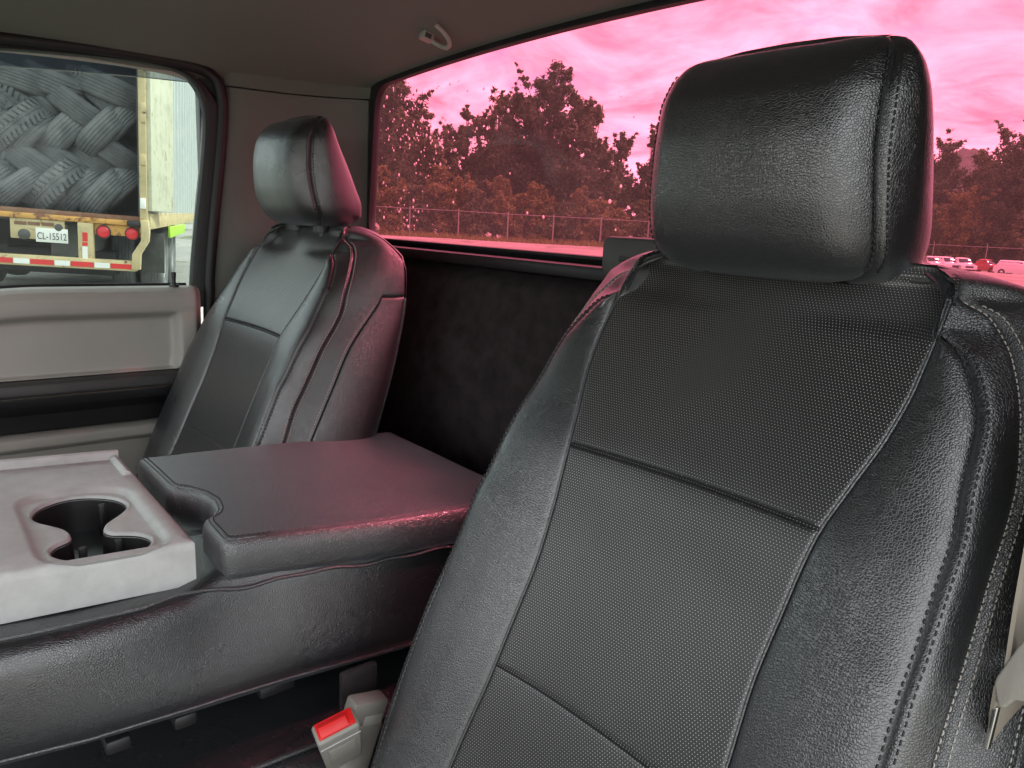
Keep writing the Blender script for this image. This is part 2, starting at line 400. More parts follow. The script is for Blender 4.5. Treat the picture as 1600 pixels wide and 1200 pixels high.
# corner pillars, both sides
def pillar(s):
    line = [(-.797, .533), (-.788, .545), (-.782, .60), (-.768, .68), (-.738, .76), (-.70, .815), (-.68, .843), (-.68, .866)]
    L = []
    for z in np.linspace(.62, 1.758, 18):
        ww = .02*max(0, z-1.55)
        L.append([(s*(-(x+ww*.5)), y+ww*.9*(i < 3)+(z-1.45)*.12*max(0, 1-(y-.53)/.25), z) for i, (x, y) in enumerate(line)])
    o = CABP(bridge_mesh('pillar_trim', L, PILLAR, cab, closed=False))
    L2 = []
    for z, d in ((1.7605, 0), (1.766, .0), (1.80, .006), (1.88, .014)):
        L2.append([(s*(-(x+.004+.5*.004+d)), y+(.004+.03*max(0, 1-(y-.53)/.25)), z) for x, y in line])
    CABP(bridge_mesh('headliner_skirt', L2, HEADL, cab, closed=False))
    b = MB(); b.box((-s*.82, .70, 1.25), (.03, .36, 1.3)); CABP(b.build('quarter_panel', DGREYP, cab, .004))
pillar(1); pillar(-1)
# door opening weatherstrip around the passenger door
def yz_path(pts, k=2): return chaikin([(y, z) for y, z in pts], k, False)
seal = yz_path([(.515, .75), (.515, 1.30), (.530, 1.45), (.558, 1.66), (.562, 1.745), (.540, 1.783), (.46, 1.792), (.30, 1.789), (.15, 1.779), (-.2, 1.745), (-.55, 1.645)])
b = MB(); b.tube([(-.785, y, z) for y, z in seal], .012, 10); CABP(b.build('door_weatherstrip', RUBBER, cab))
b = MB(); b.tube([(-.805, y-.028, z-.014) for y, z in seal], .009, 8); CABP(b.build('door_jamb', BEIGEP, cab))
boxo('floor_carpet', (0, .0, .01), (1.6, 1.75, .02), CARPET, cab)
boxo('dash_light_block', (0, -1.02, .26), (1.56, .36, .56), DGREYP, cab, .06)  # unseen block added to cut the light from the open front

# ------------------------------------------------------------------ passenger door
door = tag(empty('passenger_door', (-.80, 0, .75)), 'grey passenger door with its window shut beside the far seat', 'car door')
DP = lambda o: (setattr(o, 'location', Vector(o.location)-Vector((-.80, 0, .75))), o)[1]
def sm(a, b, x): t = np.clip((x-a)/(b-a), 0, 1); return t*t*(3-2*t)
ys = np.r_[np.linspace(-.62, .40, 70), np.linspace(.405, .497, 26)]; ts = np.linspace(0, 1, 60)
YY, TT = np.meshgrid(ys, ts, indexing='ij')
dz_ = -.10*np.clip((.20-YY)/.6, 0, 1)**1.5*1.0
# cross-section: sill top, rounded lip, recessed pocket, lower lip
secx = np.array([-.806, -.790, -.768, -.757, -.752, -.752, -.754, -.754, -.754, -.754, -.754, -.754, -.762, -.775])
secz = np.array([1.336, 1.345, 1.343, 1.335, 1.322, 1.305, 1.292, 1.28, 1.26, 1.23, 1.20, 1.178, 1.171, 1.170])
st = np.linspace(0, 1, len(secx))
XX = np.interp(TT, st, secx); ZZ = np.interp(TT, st, secz)+dz_*sm(1.17, 1.34, np.interp(TT, st, secz))
pk = sm(.452, .436, YY+.25*np.clip(1.2-ZZ, 0, 1))*sm(1.296, 1.276, ZZ-dz_)*sm(1.169, 1.178, ZZ)
XX = XX-.026*pk
XX = XX-.02*sm(.48, .497, YY)
DP(mesh_np('upper_trim', np.stack([XX, YY, ZZ], -1), gridfaces(len(ys), 60)[:, ::-1], BEIGEP, door))
prof = [(-.80, 1.169), (-.752, 1.169), (-.742, 1.164), (-.740, 1.146), (-.745, 1.1405), (-.80, 1.1405)]
b = MB(); b.prism(prof, -.62, .485, lambda x, z, y: (x, y, z)); DP(b.build('armrest_trim', DGREYP, door, .002))
prof = [(-.80, 1.139), (-.741, 1.139), (-.745, 1.12), (-.772, 1.10), (-.772, 1.066), (-.80, 1.066)]
b = MB(); b.prism(prof, -.62, .484, lambda x, z, y: (x, y, z)); DP(b.build('grab_recess', BLACKP, door, .002))
b = MB(); b.tube([(-.7415, -.6, 1.1402), (-.7415, .484, 1.1402)], .0016, 6); DP(b.build('edge_highlight', CHROME, door))  # bright tube stands in for the highlight along the armrest edge
prof = [(-.80, 1.064), (-.752, 1.064), (-.742, 1.060), (-.741, 1.043), (-.748, 1.036), (-.764, 1.030), (-.766, .78), (-.80, .76)]
b = MB(); b.prism(prof, -.62, .486, lambda x, z, y: (x, y, z)); DP(b.build('lower_trim', BEIGEP, door, .002))
b = MB(); b.box((-.835, -.06, 1.03), (.05, 1.12, .58)); DP(b.build('door_skin', DGREYP, door, .01))
# window frame and pane
fr = yz_path([(.480, 1.30), (.487, 1.40), (.520, 1.63), (.524, 1.715), (.500, 1.766), (.44, 1.778), (.30, 1.772), (.15, 1.759), (-.2, 1.715), (-.55, 1.60)], 3)
fo = [np.array(p) for p in fr]; L = []
def offs(path, d):
    o = []
    for i, p in enumerate(path):
        a = path[max(i-1, 0)]; c = path[min(i+1, len(path)-1)]; t = np.array(c)-np.array(a); t /= np.linalg.norm(t)
        o.append(np.array(p)+d*np.array((t[1], -t[0])))
    return o
# offset sign: + moves outwards (away from the pane)
def offsv(path, d):
    k = np.array([1.0 if p[1] < 1.70 else max(.22, 1-(p[1]-1.70)/.07*.78) if p[0] > .44 else .22 for p in path]); a = offs(path, 0); c = offs(path, 1.0)
    return [q+(r_-q)*d*kk for q, r_, kk in zip(a, c, k)]
for x, d in ((-.812, .003), (-.795, .0), (-.786, .003), (-.782, .012), (-.783, .034), (-.79, .042), (-.815, .044)):
    L.append([(x, p[0], p[1]) for p in offsv(fr, d)])
DP(bridge_mesh('window_frame', L, RUBBER, door, closed=False))
gl = [(p[0], p[1]) for p in offs(fr, .004)]+[(-.55, 1.22), (.0, 1.27), (.47, 1.30)]
b = MB(); b.prism(gl, -.808, -.804, lambda y, z, x: (x, y, z)); g_ = DP(b.build('window_pane', SIDEG, door, smooth=False)); g_['label'] = 'faintly dusty side glass'
b = MB(); b.tube([(-.797, y, 1.345+float(-.10*np.clip((.20-y)/.6, 0, 1)**1.5)) for y in np.linspace(.475, -.6, 40)], .005, 6); DP(b.build('sill_seal', RUBBER, door))
# smoked rain visor outside the top of the window
va = offs(fr, .012)
L = []
lo = [at(px, py, X=-.835)[1:] for px, py in ((335, 132), (310, 130), (222, 120.5), (120, 112), (0, 103), (-150, 92), (-400, 80))]
lo = resample(np.array(lo), 40, False); hi = [np.array((y, z+.045+.01)) for y, z in lo]
hi[0] = hi[0]*0+np.array((lo[0][0]+.0, 1.80))
b = MB(); V = [(-.835, y, z) for y, z in lo]+[(-.818, y, max(z, 1.80 if y > .1 else z)) for y, z in hi]; n_ = len(lo)
b.add(V, [(i, i+1, n_+i+1, n_+i) for i in range(n_-1)]); DP(b.build('rain_visor', VISORM, door))
b = MB(); b.tube([(-.835, y, z) for y, z in lo], .0012, 6)
WHITEP = simple('white_edge', (.75, .77, .76), .3)
DP(b.build('visor_edge', WHITEP, door))
lp = at(272, 448, X=-.775)
b = MB(); b.lathe([(0, .026), (.0042, .026), (.0052, .022), (.0045, .016), (.0038, .008), (.0042, .0), (.009, .0005), (.0095, -.002), (.0095, -.005)], 14, c=(lp[0], lp[1], 1.348)); DP(b.build('lock_pin', BLACKP, door))

# ------------------------------------------------------------------ coat hook on the headliner
hd = ray(668, 52); t = .4
while CAM[2]+hd[2]*t < float(hz(CAM[0]+hd[0]*t, CAM[1]+hd[1]*t)): t += .001
hp = CAM+hd*t
hook = tag(empty('coat_hook', tuple(hp)), 'small grey plastic coat hook on the headliner above the back window', 'coat hook')
b = MB(); b.box((0, 0, -.006), (.022, .022, .014)); b.box((-.013, .006, -.006), (.004, .02, .010)); b.build('base', BEIGEP, hook, .003)
boxo('cover', (.0115, -.002, -.007), (.002, .012, .008), DGREYP, hook, .0005)
b = MB(); b.tube(chaikin([(.004, .008, -.010), (.02, .022, -.018), (.045, .026, -.024), (.060, .022, -.018), (.062, .006, -.008), (.060, -.012, -.002)], 2, False), .0042, 8); b.build('arm', BEIGEP, hook)
hook.rotation_euler = (R(-14), 0, R(-8))

# ------------------------------------------------------------------ seats
def I(z, tz, tv):
    """monotone cubic interpolation, flat beyond the ends"""
    x = np.asarray(tz, float); y = np.asarray(tv, float); h = np.diff(x); d = np.diff(y)/h; m = np.zeros(len(x))
    w1 = 2*h[1:]+h[:-1]; w2 = h[1:]+2*h[:-1]; ok = d[:-1]*d[1:] > 0
    m[1:-1] = np.where(ok, (w1+w2)/(w1/np.where(ok, d[:-1], 1)+w2/np.where(ok, d[1:], 1)), 0); m[0] = d[0]; m[-1] = d[-1]
    z = np.clip(np.asarray(z, float), x[0], x[-1]); i = np.clip(np.searchsorted(x, z)-1, 0, len(x)-2); t = (z-x[i])/h[i]
    return (2*t**3-3*t**2+1)*y[i]+(t**3-2*t**2+t)*h[i]*m[i]+(-2*t**3+3*t**2)*y[i+1]+(t**3-t**2)*h[i]*m[i+1]
_zF = [.78, .90, 1.00, 1.05, 1.09, 1.133, 1.177, 1.231, 1.287, 1.325, 1.366, 1.40, 1.44, 1.462, 1.472, 1.481, 1.487]
_YF = [.285, .335, .377, .398, .415, .434, .4535, .4765, .4985, .5200, .5435, .5635, .5875, .602, .610, .6205, .640]
_zW = [.78, 1.0, 1.08, 1.13, 1.177, 1.23, 1.287, 1.325, 1.366, 1.40, 1.45, 1.465, 1.475, 1.487]
_W = [.14, .130, .122, .120, .118, .1215, .128, .138, .1495, .154, .1545, .153, .150, .120]
_zA = [.78, .9, 1.05, 1.18, 1.217, 1.246, 1.274, 1.308, 1.341, 1.381, 1.42, 1.430, 1.438, 1.45, 1.463, 1.487]
_A = [.195, .216, .226, .220, .219, .218, .217, .2155, .209, .2035, .183, .174, .1575, .1555, .154, .121]
_YAo = [-.012, -.012, -.012, -.012, -.012, -.006, -.002, .002, .004, .004, .003, .002, .002, .0015, .001, .0005]
_zP = [.78, .9, 1.0, 1.1, 1.184, 1.229, 1.283, 1.337, 1.381, 1.427, 1.44, 1.453, 1.463, 1.475, 1.487]
_P = [.215, .238, .254, .254, .2395, .2375, .235, .231, .223, .204, .194, .181, .160, .152, .122]
_YPo = [.024, .024, .022, .020, .020, .025, .032, .037, .028, .023, .022, .018, .012, .006, .001]
_zS = [.78, .90, 1.0, 1.138, 1.227, 1.316, 1.364, 1.40, 1.425, 1.454, 1.464, 1.475, 1.482, 1.487]
_S = [.225, .248, .266, .272, .266, .256, .2535, .252, .246, .226, .210, .182, .155, .124]
_YSo = [.060, .06, .058, .052, .058, .072, .082, .080, .075, .062, .052, .036, .02, .003]
_zB = [.78, 1.13, 1.28, 1.38, 1.43, 1.46, 1.475, 1.487]
_B = [.270, .268, .264, .258, .248, .214, .178, .124]
_YB = [.50, .610, .655, .675, .678, .668, .660, .645]
_YFa = np.array(_YF)
QK = np.array([0, 1, 2, 3, 4, 5, 6, 7, 8.])
def seat_ctrl(z):
    """control points of the half ring at height z: rows of (u, Y)"""
    yf = I(z, _zF, _YF); wi = I(z, _zW, _W); wa = I(z, _zA, _A); ya = yf+I(z, _zA, _YAo)
    wp = I(z, _zP, _P); yp = yf+I(z, _zP, _YPo); ws = I(z, _zS, _S); ys_ = yf+I(z, _zS, _YSo)
    wb = I(z, _zB, _B); yb = I(z, _zB, _YB)
    ys_ = np.minimum(ys_, yb-.003)
    ins = np.clip((1.487-z)/.015, 0, 1)
    z0 = np.zeros_like(yf)
    C = np.stack([np.stack([z0, yf+.010*ins], -1), np.stack([wi, yf+.002*ins], -1), np.stack([wi+(wa-wi)*.55, yf*.45+ya*.55-.004*ins], -1), np.stack([wa, ya], -1), np.stack([wp, yp], -1),
                  np.stack([ws, ys_], -1), np.stack([wb, yb], -1), np.stack([wb-.035*np.clip((1.487-z)/.04, .1, 1), yb+.012], -1), np.stack([z0, yb+.018], -1)], 1)
    return C
HZ0, HZ1 = 1.467, 1.660
hmap = lambda z: HZ0+(np.asarray(z, float)-1.4745)*((HZ1-HZ0)/.1805)
HRS = 0.0
def hr_ctrl(z):
    z = 1.4745+(np.asarray(z, float)-HZ0)*(.1805/(HZ1-HZ0))
    zz = [1.4745, 1.4775, 1.483, 1.495, 1.51, 1.54, 1.575, 1.61, 1.632, 1.645, 1.651, 1.655]
    yf = I(z, zz, [.600, .585, .573, .560, .551, .543, .541, .547, .559, .573, .585, .603])
    w = I(z, zz, [.084, .100, .110, .119, .123, .125, .124, .121, .115, .106, .098, .084])
    ysm = I(z, zz, [.610, .605, .600, .592, .585, .578, .575, .577, .585, .593, .600, .608])
    wsm = w*I(z, zz, [.86, .88, .90, .91, .90, .875, .86, .87, .89, .92, .94, .95])
    yb = I(z, zz, [.640, .656, .667, .676, .675, .663, .650, .636, .627, .620, .617, .613])
    wb = w*I(z, zz, [.80, .84, .86, .88, .88, .87, .84, .80, .78, .78, .78, .80])
    z0 = np.zeros_like(yf)
    return HRS+np.stack([np.stack([z0, yf], -1), np.stack([w*.40, yf+.002], -1), np.stack([wsm*.82, yf*.62+ysm*.38], -1), np.stack([wsm, ysm], -1), np.stack([w*.995, ysm*.6+yb*.4], -1), np.stack([w*.97, ysm*.25+yb*.75], -1), np.stack([wb, yb], -1),
                     np.stack([wb*.55, yb+.006], -1), np.stack([z0, yb+.008], -1)], 1)
SHEAR = .03
def ring_eval(ctrl, q, z):
    """q (n,m) in [-8,8], z (n,) -> points (n,m,3); uniform Catmull-Rom over the control points, mirrored in u"""
    C = ctrl(z); n = len(z)
    s = np.sign(q); s = np.where(s == 0, 1, s); a = np.clip(np.abs(q), 0, 7.9999)
    Cm = np.concatenate([C[:, 1:2]*np.array([-1, 1]), C, C[:, 7:8]*np.array([-1, 1])], 1)   # index shift 1
    i = np.floor(a).astype(int); t = (a-i)[..., None]; r = np.arange(n)[:, None]
    p0, p1, p2, p3 = (Cm[r, i+k] for k in range(4))
    # chord-limited tangents keep coincident control points calm
    def tang(pa, pb, pc):
        d1 = np.linalg.norm(pb-pa, axis=-1, keepdims=True)+1e-6; d2 = np.linalg.norm(pc-pb, axis=-1, keepdims=True)+1e-6
        return ((pb-pa)/d1*d2+(pc-pb)/d2*d1)/(d1+d2)
    d = np.linalg.norm(p2-p1, axis=-1, keepdims=True)
    m1 = tang(p0, p1, p2)*d; m2 = tang(p1, p2, p3)*d
    h = (2*t**3-3*t**2+1)*p1+(t**3-2*t**2+t)*m1+(-2*t**3+3*t**2)*p2+(t**3-t**2)*m2
    u = h[..., 0]*s; Y = h[..., 1]+SHEAR*u
    return np.stack([u, Y, np.broadcast_to(z[:, None], u.shape)], -1)
def panel(ctrl, qa, qb, zs, ncol, ea=1, eb=1, ez0=0, ez1=0, depth=.0036, gw=.0024, puff=0.0, dist_only=None):
    """patch of the ring solid with grooved edges; returns grid points and metric uv"""
    zs = np.asarray(zs, float); n = len(zs)
    qd = qa+(qb-qa)*np.linspace(0, 1, 160)[None, :].repeat(n, 0)
    P = ring_eval(ctrl, qd, zs); L = np.concatenate([np.zeros((n, 1)), np.cumsum(np.linalg.norm(np.diff(P, axis=1), axis=2), 1)], 1)
    tot = L[:, -1:]
    ed = np.array([0, .0012, .0025, .0045, .0075])
    mid = np.linspace(0, 1, ncol)
    D = np.concatenate([np.minimum(ed[None], tot*.2), .0095+(tot-.019)*mid[None], tot-np.minimum(ed[::-1][None], tot*.2)], 1)
    D = np.sort(np.clip(D, 0, tot), 1)
    Q = np.stack([np.interp(D[i], L[i], qd[i]) for i in range(n)])
    S = ring_eval(ctrl, Q, zs)
    dq = ring_eval(ctrl, Q+.01, zs)-ring_eval(ctrl, Q-.01, zs)
    dzv = ring_eval(ctrl, Q, zs+.0015)-ring_eval(ctrl, Q, zs-.0015)
    nr = np.cross(dq, dzv); nr /= np.linalg.norm(nr, axis=-1, keepdims=True)+1e-9
    g = np.zeros(S.shape[:2]); pf = np.ones(S.shape[:2])
    def add(d, depth_=depth):
        nonlocal g, pf
        g = np.maximum(g, np.exp(-(d/gw)**1.4)); pf = pf*(1-np.exp(-d/.02))
    if ea: add(D)
    if eb: add(tot-D)
    # distance along z (rows) through arc length of the middle column
    mc = S[:, S.shape[1]//2]; A = np.r_[0, np.cumsum(np.linalg.norm(np.diff(mc, axis=0), axis=1))]
    if ez0: add(np.broadcast_to(A[:, None], g.shape))
    if ez1: add(np.broadcast_to((A[-1]-A)[:, None], g.shape))
    S = S+nr*(puff*pf-depth*g)[..., None]
    uv = np.stack([D-tot/2, np.broadcast_to(A[:, None], D.shape)], -1)
    return S, uv
def zsamp(z0, z1, n, e0=False, e1=False):
    z = np.linspace(z0, z1, n)
    ed = np.array([.001, .002, .0035, .006])
    if e0: z = np.r_[z, z0+ed]
    if e1: z = np.r_[z, z1-ed]
    return np.unique(z)
def put_panel(name, ctrl, qa, qb, zs, ncol, m, parent, flip=False, **k):
    S, uv = panel(ctrl, qa, qb, zs, ncol, **k)
    F = gridfaces(*S.shape[:2])
    if qb < qa: F = F[:, ::-1]
    return mesh_np(name, S.reshape(-1, 3), F, m, parent, uv=uv.reshape(-1, 2))
def seam_pts(ctrl, q, d, zs, lift=.0006):
    """points at metric offset d along the ring from control parameter q"""
    zs = np.asarray(zs, float); n = len(zs)
    s = 1 if q > 0 else -1
    qd = q+s*np.sign(d)*np.linspace(0, 1.2, 80)[None].repeat(n, 0)
    P = ring_eval(ctrl, qd, zs); L = np.concatenate([np.zeros((n, 1)), np.cumsum(np.linalg.norm(np.diff(P, axis=1), axis=2), 1)], 1)
    Q = np.array([[np.interp(abs(d), L[i], qd[i])] for i in range(n)])
    S = ring_eval(ctrl, Q, zs)[:, 0]
    dq = (ring_eval(ctrl, Q+.01, zs)-ring_eval(ctrl, Q-.01, zs))[:, 0]; dzv = (ring_eval(ctrl, Q, zs+.0015)-ring_eval(ctrl, Q, zs-.0015))[:, 0]
    nr = np.cross(dq, dzv); nr /= np.linalg.norm(nr, axis=-1, keepdims=True)+1e-9
    return S+nr*lift, nr
def stitches(lines, r=.00055, ln=.0034, pitch=.0052):
    """thread stitches along polylines: short hexagonal rods sunk at both ends"""
    V = []; F = []; o = 0
    for P, nr in lines:
        d = np.r_[0, np.cumsum(np.linalg.norm(np.diff(P, axis=0), axis=1))]
        s = np.arange(.002, d[-1]-ln, pitch)
        f = lambda x, A: np.stack([np.interp(x, d, A[:, i]) for i in range(3)], -1)
        a = f(s, P); b = f(s+ln, P); nn_ = f(s+ln/2, nr); nn_ /= np.linalg.norm(nn_, axis=1, keepdims=True)
        t = b-a; t /= np.linalg.norm(t, axis=1, keepdims=True)+1e-9; x = np.cross(t, nn_)
        for i in range(len(s)):
            base = len(V)
            for c, h in ((a[i], -.5), (a[i]*.75+b[i]*.25, .6), (a[i]*.25+b[i]*.75, .6), (b[i], -.5)):
                for q in range(5):
                    an = 2*math.pi*q/5
                    V.append(c+nn_[i]*r*(h+math.sin(an))+x[i]*r*math.cos(an))
            for k in range(3):
                for q in range(5):
                    F.append((base+k*5+q, base+k*5+(q+1) % 5, base+(k+1)*5+(q+1) % 5, base+(k+1)*5+q))
    return np.array(V), np.array(F)
def build_seat(xc, headrest_lift, label, driver):
    root = tag(empty('car_seat', (xc, 0, .62)), label, 'car seat', 'front seats')
    def fix(o): o.location = (0, 0, -.62); return o
    z1, z2 = 1.086, 1.293
    fix(put_panel('lower_insert', seat_ctrl, -1, 1, zsamp(.80, z1, 30, e1=True), 30, PERF, root, ez1=1, puff=.001, gw=.0012, depth=.0024))
    fix(put_panel('middle_insert', seat_ctrl, -1, 1, zsamp(z1, z2, 34, True, True), 30, PERF, root, ez0=1, ez1=1, puff=.001, gw=.0012, depth=.0024))
    fix(put_panel('upper_insert', seat_ctrl, -1, 1, np.r_[zsamp(z2, 1.465, 34, True), 1.470, 1.475, 1.480, 1.484, 1.4865], 30, PERF, root, ez0=1, puff=.001, gw=.0012, depth=.0024))
    pale = []; dark = []
    zc_ = np.r_[np.linspace(.80, 1.44, 50), np.linspace(1.445, 1.4855, 16)]
    S = ring_eval(seat_ctrl, np.linspace(-7.9999, 7.9999, 140)[None].repeat(len(zc_), 0), zc_); cy = S[..., 1].mean(1, keepdims=True)
    S[..., 0] *= .972; S[..., 1] = cy+(S[..., 1]-cy)*.93; S[..., 2] -= .003
    fix(mesh_np('foam_core', S, gridfaces(*S.shape[:2]), LEATHER_FINE, root))
    for s in (1, -1):
        fix(put_panel('inner_bolster', seat_ctrl, s*1, s*3, zsamp(.80, 1.4375, 70), 22, LEATHER, root, puff=.005))
        fix(put_panel('outer_bolster', seat_ctrl, s*3, s*4, np.r_[zsamp(.80, 1.44, 70), np.linspace(1.4425, 1.4645, 10)], 10, LEATHER, root, puff=.002))
        fix(put_panel('side_strip', seat_ctrl, s*4, s*5, np.r_[zsamp(.80, 1.44, 60), np.linspace(1.4425, 1.4865, 16)], 10, LEATHER_FINE, root, puff=.001, eb=0))
        fix(put_panel('side_panel', seat_ctrl, s*5, s*6, np.r_[zsamp(.80, 1.372, 60, e1=True)], 10, LEATHER_FINE, root, puff=.001, ez1=1))
        fix(put_panel('shoulder_panel', seat_ctrl, s*5, s*6, np.r_[zsamp(1.372, 1.44, 14, True), np.linspace(1.4425, 1.4865, 14)], 10, LEATHER_FINE, root, puff=.001, ez0=1, ea=0))
        zl = np.linspace(.9, 1.434, 220)
        for d in (-.0042, .0042): dark.append(seam_pts(seat_ctrl, s*3, d, zl))
        zl = np.linspace(.9, 1.461, 220)
        pale.append(seam_pts(seat_ctrl, s*4, -.0048, zl)); pale.append(seam_pts(seat_ctrl, s*4, .0048, zl))
        zl = np.linspace(.9, 1.36, 160); pale.append(seam_pts(seat_ctrl, s*5, -.004, zl))
        # piping: added tube that catches a highlight along the insert seam
        zl = np.linspace(.82, 1.462, 90); P, nr = seam_pts(seat_ctrl, s*1, .0004, zl, -.0006)
        b = MB(); b.tube([tuple(p) for p in P], .0011, 6); fix(b.build('seam_cord', LEATHER_FINE, root))
        zl = np.linspace(.82, 1.37, 60); P, nr = seam_pts(seat_ctrl, s*6, -.002, zl, .0006)
        b = MB(); b.tube([tuple(p) for p in P], .0022, 6); fix(b.build('edge_piping', LEATHER_FINE, root))
    fix(put_panel('back_cover', seat_ctrl, 6, 7.9999, np.r_[zsamp(.80, 1.44, 30), np.linspace(1.445, 1.4865, 12)], 10, LEATHER_FINE, root, ea=0, eb=0))
    fix(put_panel('back_cover', seat_ctrl, -7.9999, -6, np.r_[zsamp(.80, 1.44, 30), np.linspace(1.445, 1.4865, 12)], 10, LEATHER_FINE, root, ea=0, eb=0))
    V, F = stitches(pale); o = fix(mesh_np('stitching', V, F, THREAD, root)); o['kind'] = 'stuff'
    V, F = stitches(dark, .0007, .0036, .006); fix(mesh_np('stitching', V, F, DTHREAD, root))['kind'] = 'stuff'
    # dark top stitch along the horizontal seam of the insert
    u = np.linspace(-.98, .98, 60); zz = np.full(1, z2)
    def hseam(z):
        P = ring_eval(seat_ctrl, u[None], np.array([z]))[0]+np.array([0, -.0012, .0]); return P, np.tile(np.array([0, -.9, .43]), (60, 1))
    V, F = stitches([hseam(z2+.0022), hseam(z2-.0022)], .0008, .0042, .0052); fix(mesh_np('stitching', V, F, DTHREAD, root))['kind'] = 'stuff'
    # cushion
    cv = []
    for y, zt in ((-.06, .73), (-.075, .79), (-.05, .835), (.0, .855), (.15, .86), (.30, .85), (.42, .85), (.43, .70)):
        row = [(-.27, y, .64), (-.275, y, zt-.05), (-.25, y, zt-.005), (-.19, y, zt+.012), (-.14, y, zt-.004), (0, y, zt-.008), (.14, y, zt-.004), (.19, y, zt+.012), (.25, y, zt-.005), (.275, y, zt-.05), (.27, y, .64)]
        cv.append(row)
    fix(bridge_mesh('cushion', cv, LEATHER, root, closed=False, auto=60))
    # headrest
    hr = put_panel('headrest', hr_ctrl, -3, 3, hmap(np.r_[1.4745, 1.476, 1.4775, 1.480, zsamp(1.483, 1.645, 50), 1.648, 1.651, 1.653, 1.6545]), 34, LEATHER, root, depth=.0042, gw=.003)
    hr.location = (-.006, 0, -.62+headrest_lift)
    zl = hmap(np.linspace(1.484, 1.641, 90)); dl = []
    zr = hmap(np.r_[1.4745, 1.476, 1.4775, 1.480, zsamp(1.483, 1.645, 50), 1.648, 1.651, 1.653, 1.6545])
    for s in (1, -1):
        put_panel('side_gusset', hr_ctrl, s*3, s*6, zr, 18, LEATHER, hr, depth=.0042, gw=.003, eb=0)
        for d in (-.0055, .0055): dl.append(seam_pts(hr_ctrl, s*3, d, zl))
    put_panel('rear_shell', hr_ctrl, 6, 7.9999, zr, 12, LEATHER, hr, ea=0, eb=0); put_panel('rear_shell', hr_ctrl, -7.9999, -6, zr, 12, LEATHER, hr, ea=0, eb=0)
    for zc, nm in ((float(hmap(1.6546)), 'top_cap'), (float(hmap(1.4744)), 'bottom_cap')):
        P = ring_eval(hr_ctrl, np.linspace(-7.999, 7.999, 80)[None], np.array([zc]))[0]; c = P.mean(0)
        L = [P, c+(P-c)*.6+np.array([0, 0, .004 if zc > 1.6 else -.001]), c+(P-c)*.05+np.array([0, 0, .006 if zc > 1.6 else -.001])]
        bridge_mesh(nm, L, LEATHER, hr)
    V, F = stitches(dl, .0008, .0036, .0056); mesh_np('stitching', V, F, DTHREAD, hr)['kind'] = 'stuff'
    for s in (1, -1):
        b = MB(); b.tube([(s*.055, .625, 1.40), (s*.055, .628, 1.53)], .006, 10); b.build('post', BLACKP, hr)
    for s in (1, -1):
        b = MB(); b.lathe([(0, .009), (.012, .009), (.015, .005), (.016, 0), (.016, -.01)], 14, c=(s*.055+0, .622, 1.483)); fix(b.build('post_sleeve', DGREYP if driver else BLACKP, root))  # passenger sleeves coloured black for the shade under the headrest
    # top closure of the backrest
    P = ring_eval(seat_ctrl, np.linspace(-7.999, 7.999, 120)[None], np.array([1.4865]))[0]; c = P.mean(0)
    fix(bridge_mesh('top_seam', [P, c+(P-c)*.5+np.array([0, 0, .0008]), c+(P-c)*.02+np.array([0, 0, .001])], LEATHER_FINE, root))
    return root
build_seat(.5, 0.0, 'black leather driver seat with perforated centre, closest to the camera', True)
build_seat(-.5, .017, 'black leather passenger seat beside the grey door, behind the armrest', False)

# ------------------------------------------------------------------ centre console (folded middle seat back)
con = tag(empty('center_console', (-.05, .3, .95)), 'folded middle seat back with grey cup holder tray and black leather armrest lid', 'console')
CP = lambda o: (setattr(o, 'location', Vector(o.location)-Vector((-.05, .3, .95))), o)[1]
TL = .055
def tz(y, z=0): return 1.155-TL*(y-.22)+z          # top plane, falling towards the rear
# lid
lid = [(-.248, .655), (-.236, .222), (-.165, .226), (-.098, .232), (-.088, .240), (-.066, .256), (-.035, .266), (-.004, .266), (.018, .257), (.026, .247), (.033, .238), (.045, .235), (.108, .228), (.144, .655)]
ld = []
for i in range(len(lid)):      # rounded corners, straight edges kept
    ld.append(lid[i])
pl = resample(np.array([(-.250, .650), (-.236, .246), (-.228, .238), (-.16, .240), (-.098, .241), (-.086, .245), (-.074, .256), (-.050, .268), (-.020, .272), (.010, .266), (.024, .258), (.034, .246), (.046, .243), (.100, .2415), (.112, .246), (.116, .26), (.140, .44), (.146, .655), (.138, .661), (-.242, .661)]), 260)
cc_ = np.array([-.045, .45])
def shr(p, d):
    n = len(p); o = []
    for i in range(n):
        t = p[(i+1) % n]-p[(i-1) % n]; t = t/np.linalg.norm(t); o.append(p[i]+d*np.array((t[1], -t[0]))*LSG)
    return np.array(o)
LSG = 1
if np.linalg.norm(shr(pl, .01)[40]-cc_) > np.linalg.norm(pl[40]-cc_): LSG = -1
def lidloop(d, h): q = shr(pl, d); return [(x, y, tz(y, h if h != -.0026 else -.0026+.0018*float(sm(.27, .31, y)))) for x, y in q]
L = [lidloop(.006, -.048), lidloop(.002, -.0455), lidloop(-.0005, -.038), lidloop(-.0005, -.018), lidloop(.001, -.008), lidloop(.004, -.0025), lidloop(.006, -.0012), lidloop(.0065, -.0026), lidloop(.0072, -.0026), lidloop(.008, -.0006), lidloop(.014, .0006)]
b = MB(); LL = np.array(L); b.add(LL.reshape(-1, 3), gridfaces(len(L), 260, True))
q = [Vector(p) for p in L[-1]]; b.add(q, tessellate_polygon([q]))
ll = CP(b.build('armrest_lid', LEATHER_LID, con, auto=50)); ll['label'] = 'black leather armrest lid with a finger notch'
def lloop(d, h):
    q = np.array(lidloop(d, h)); return q, np.tile(np.array([0, .05, 1.0]), (len(q), 1))
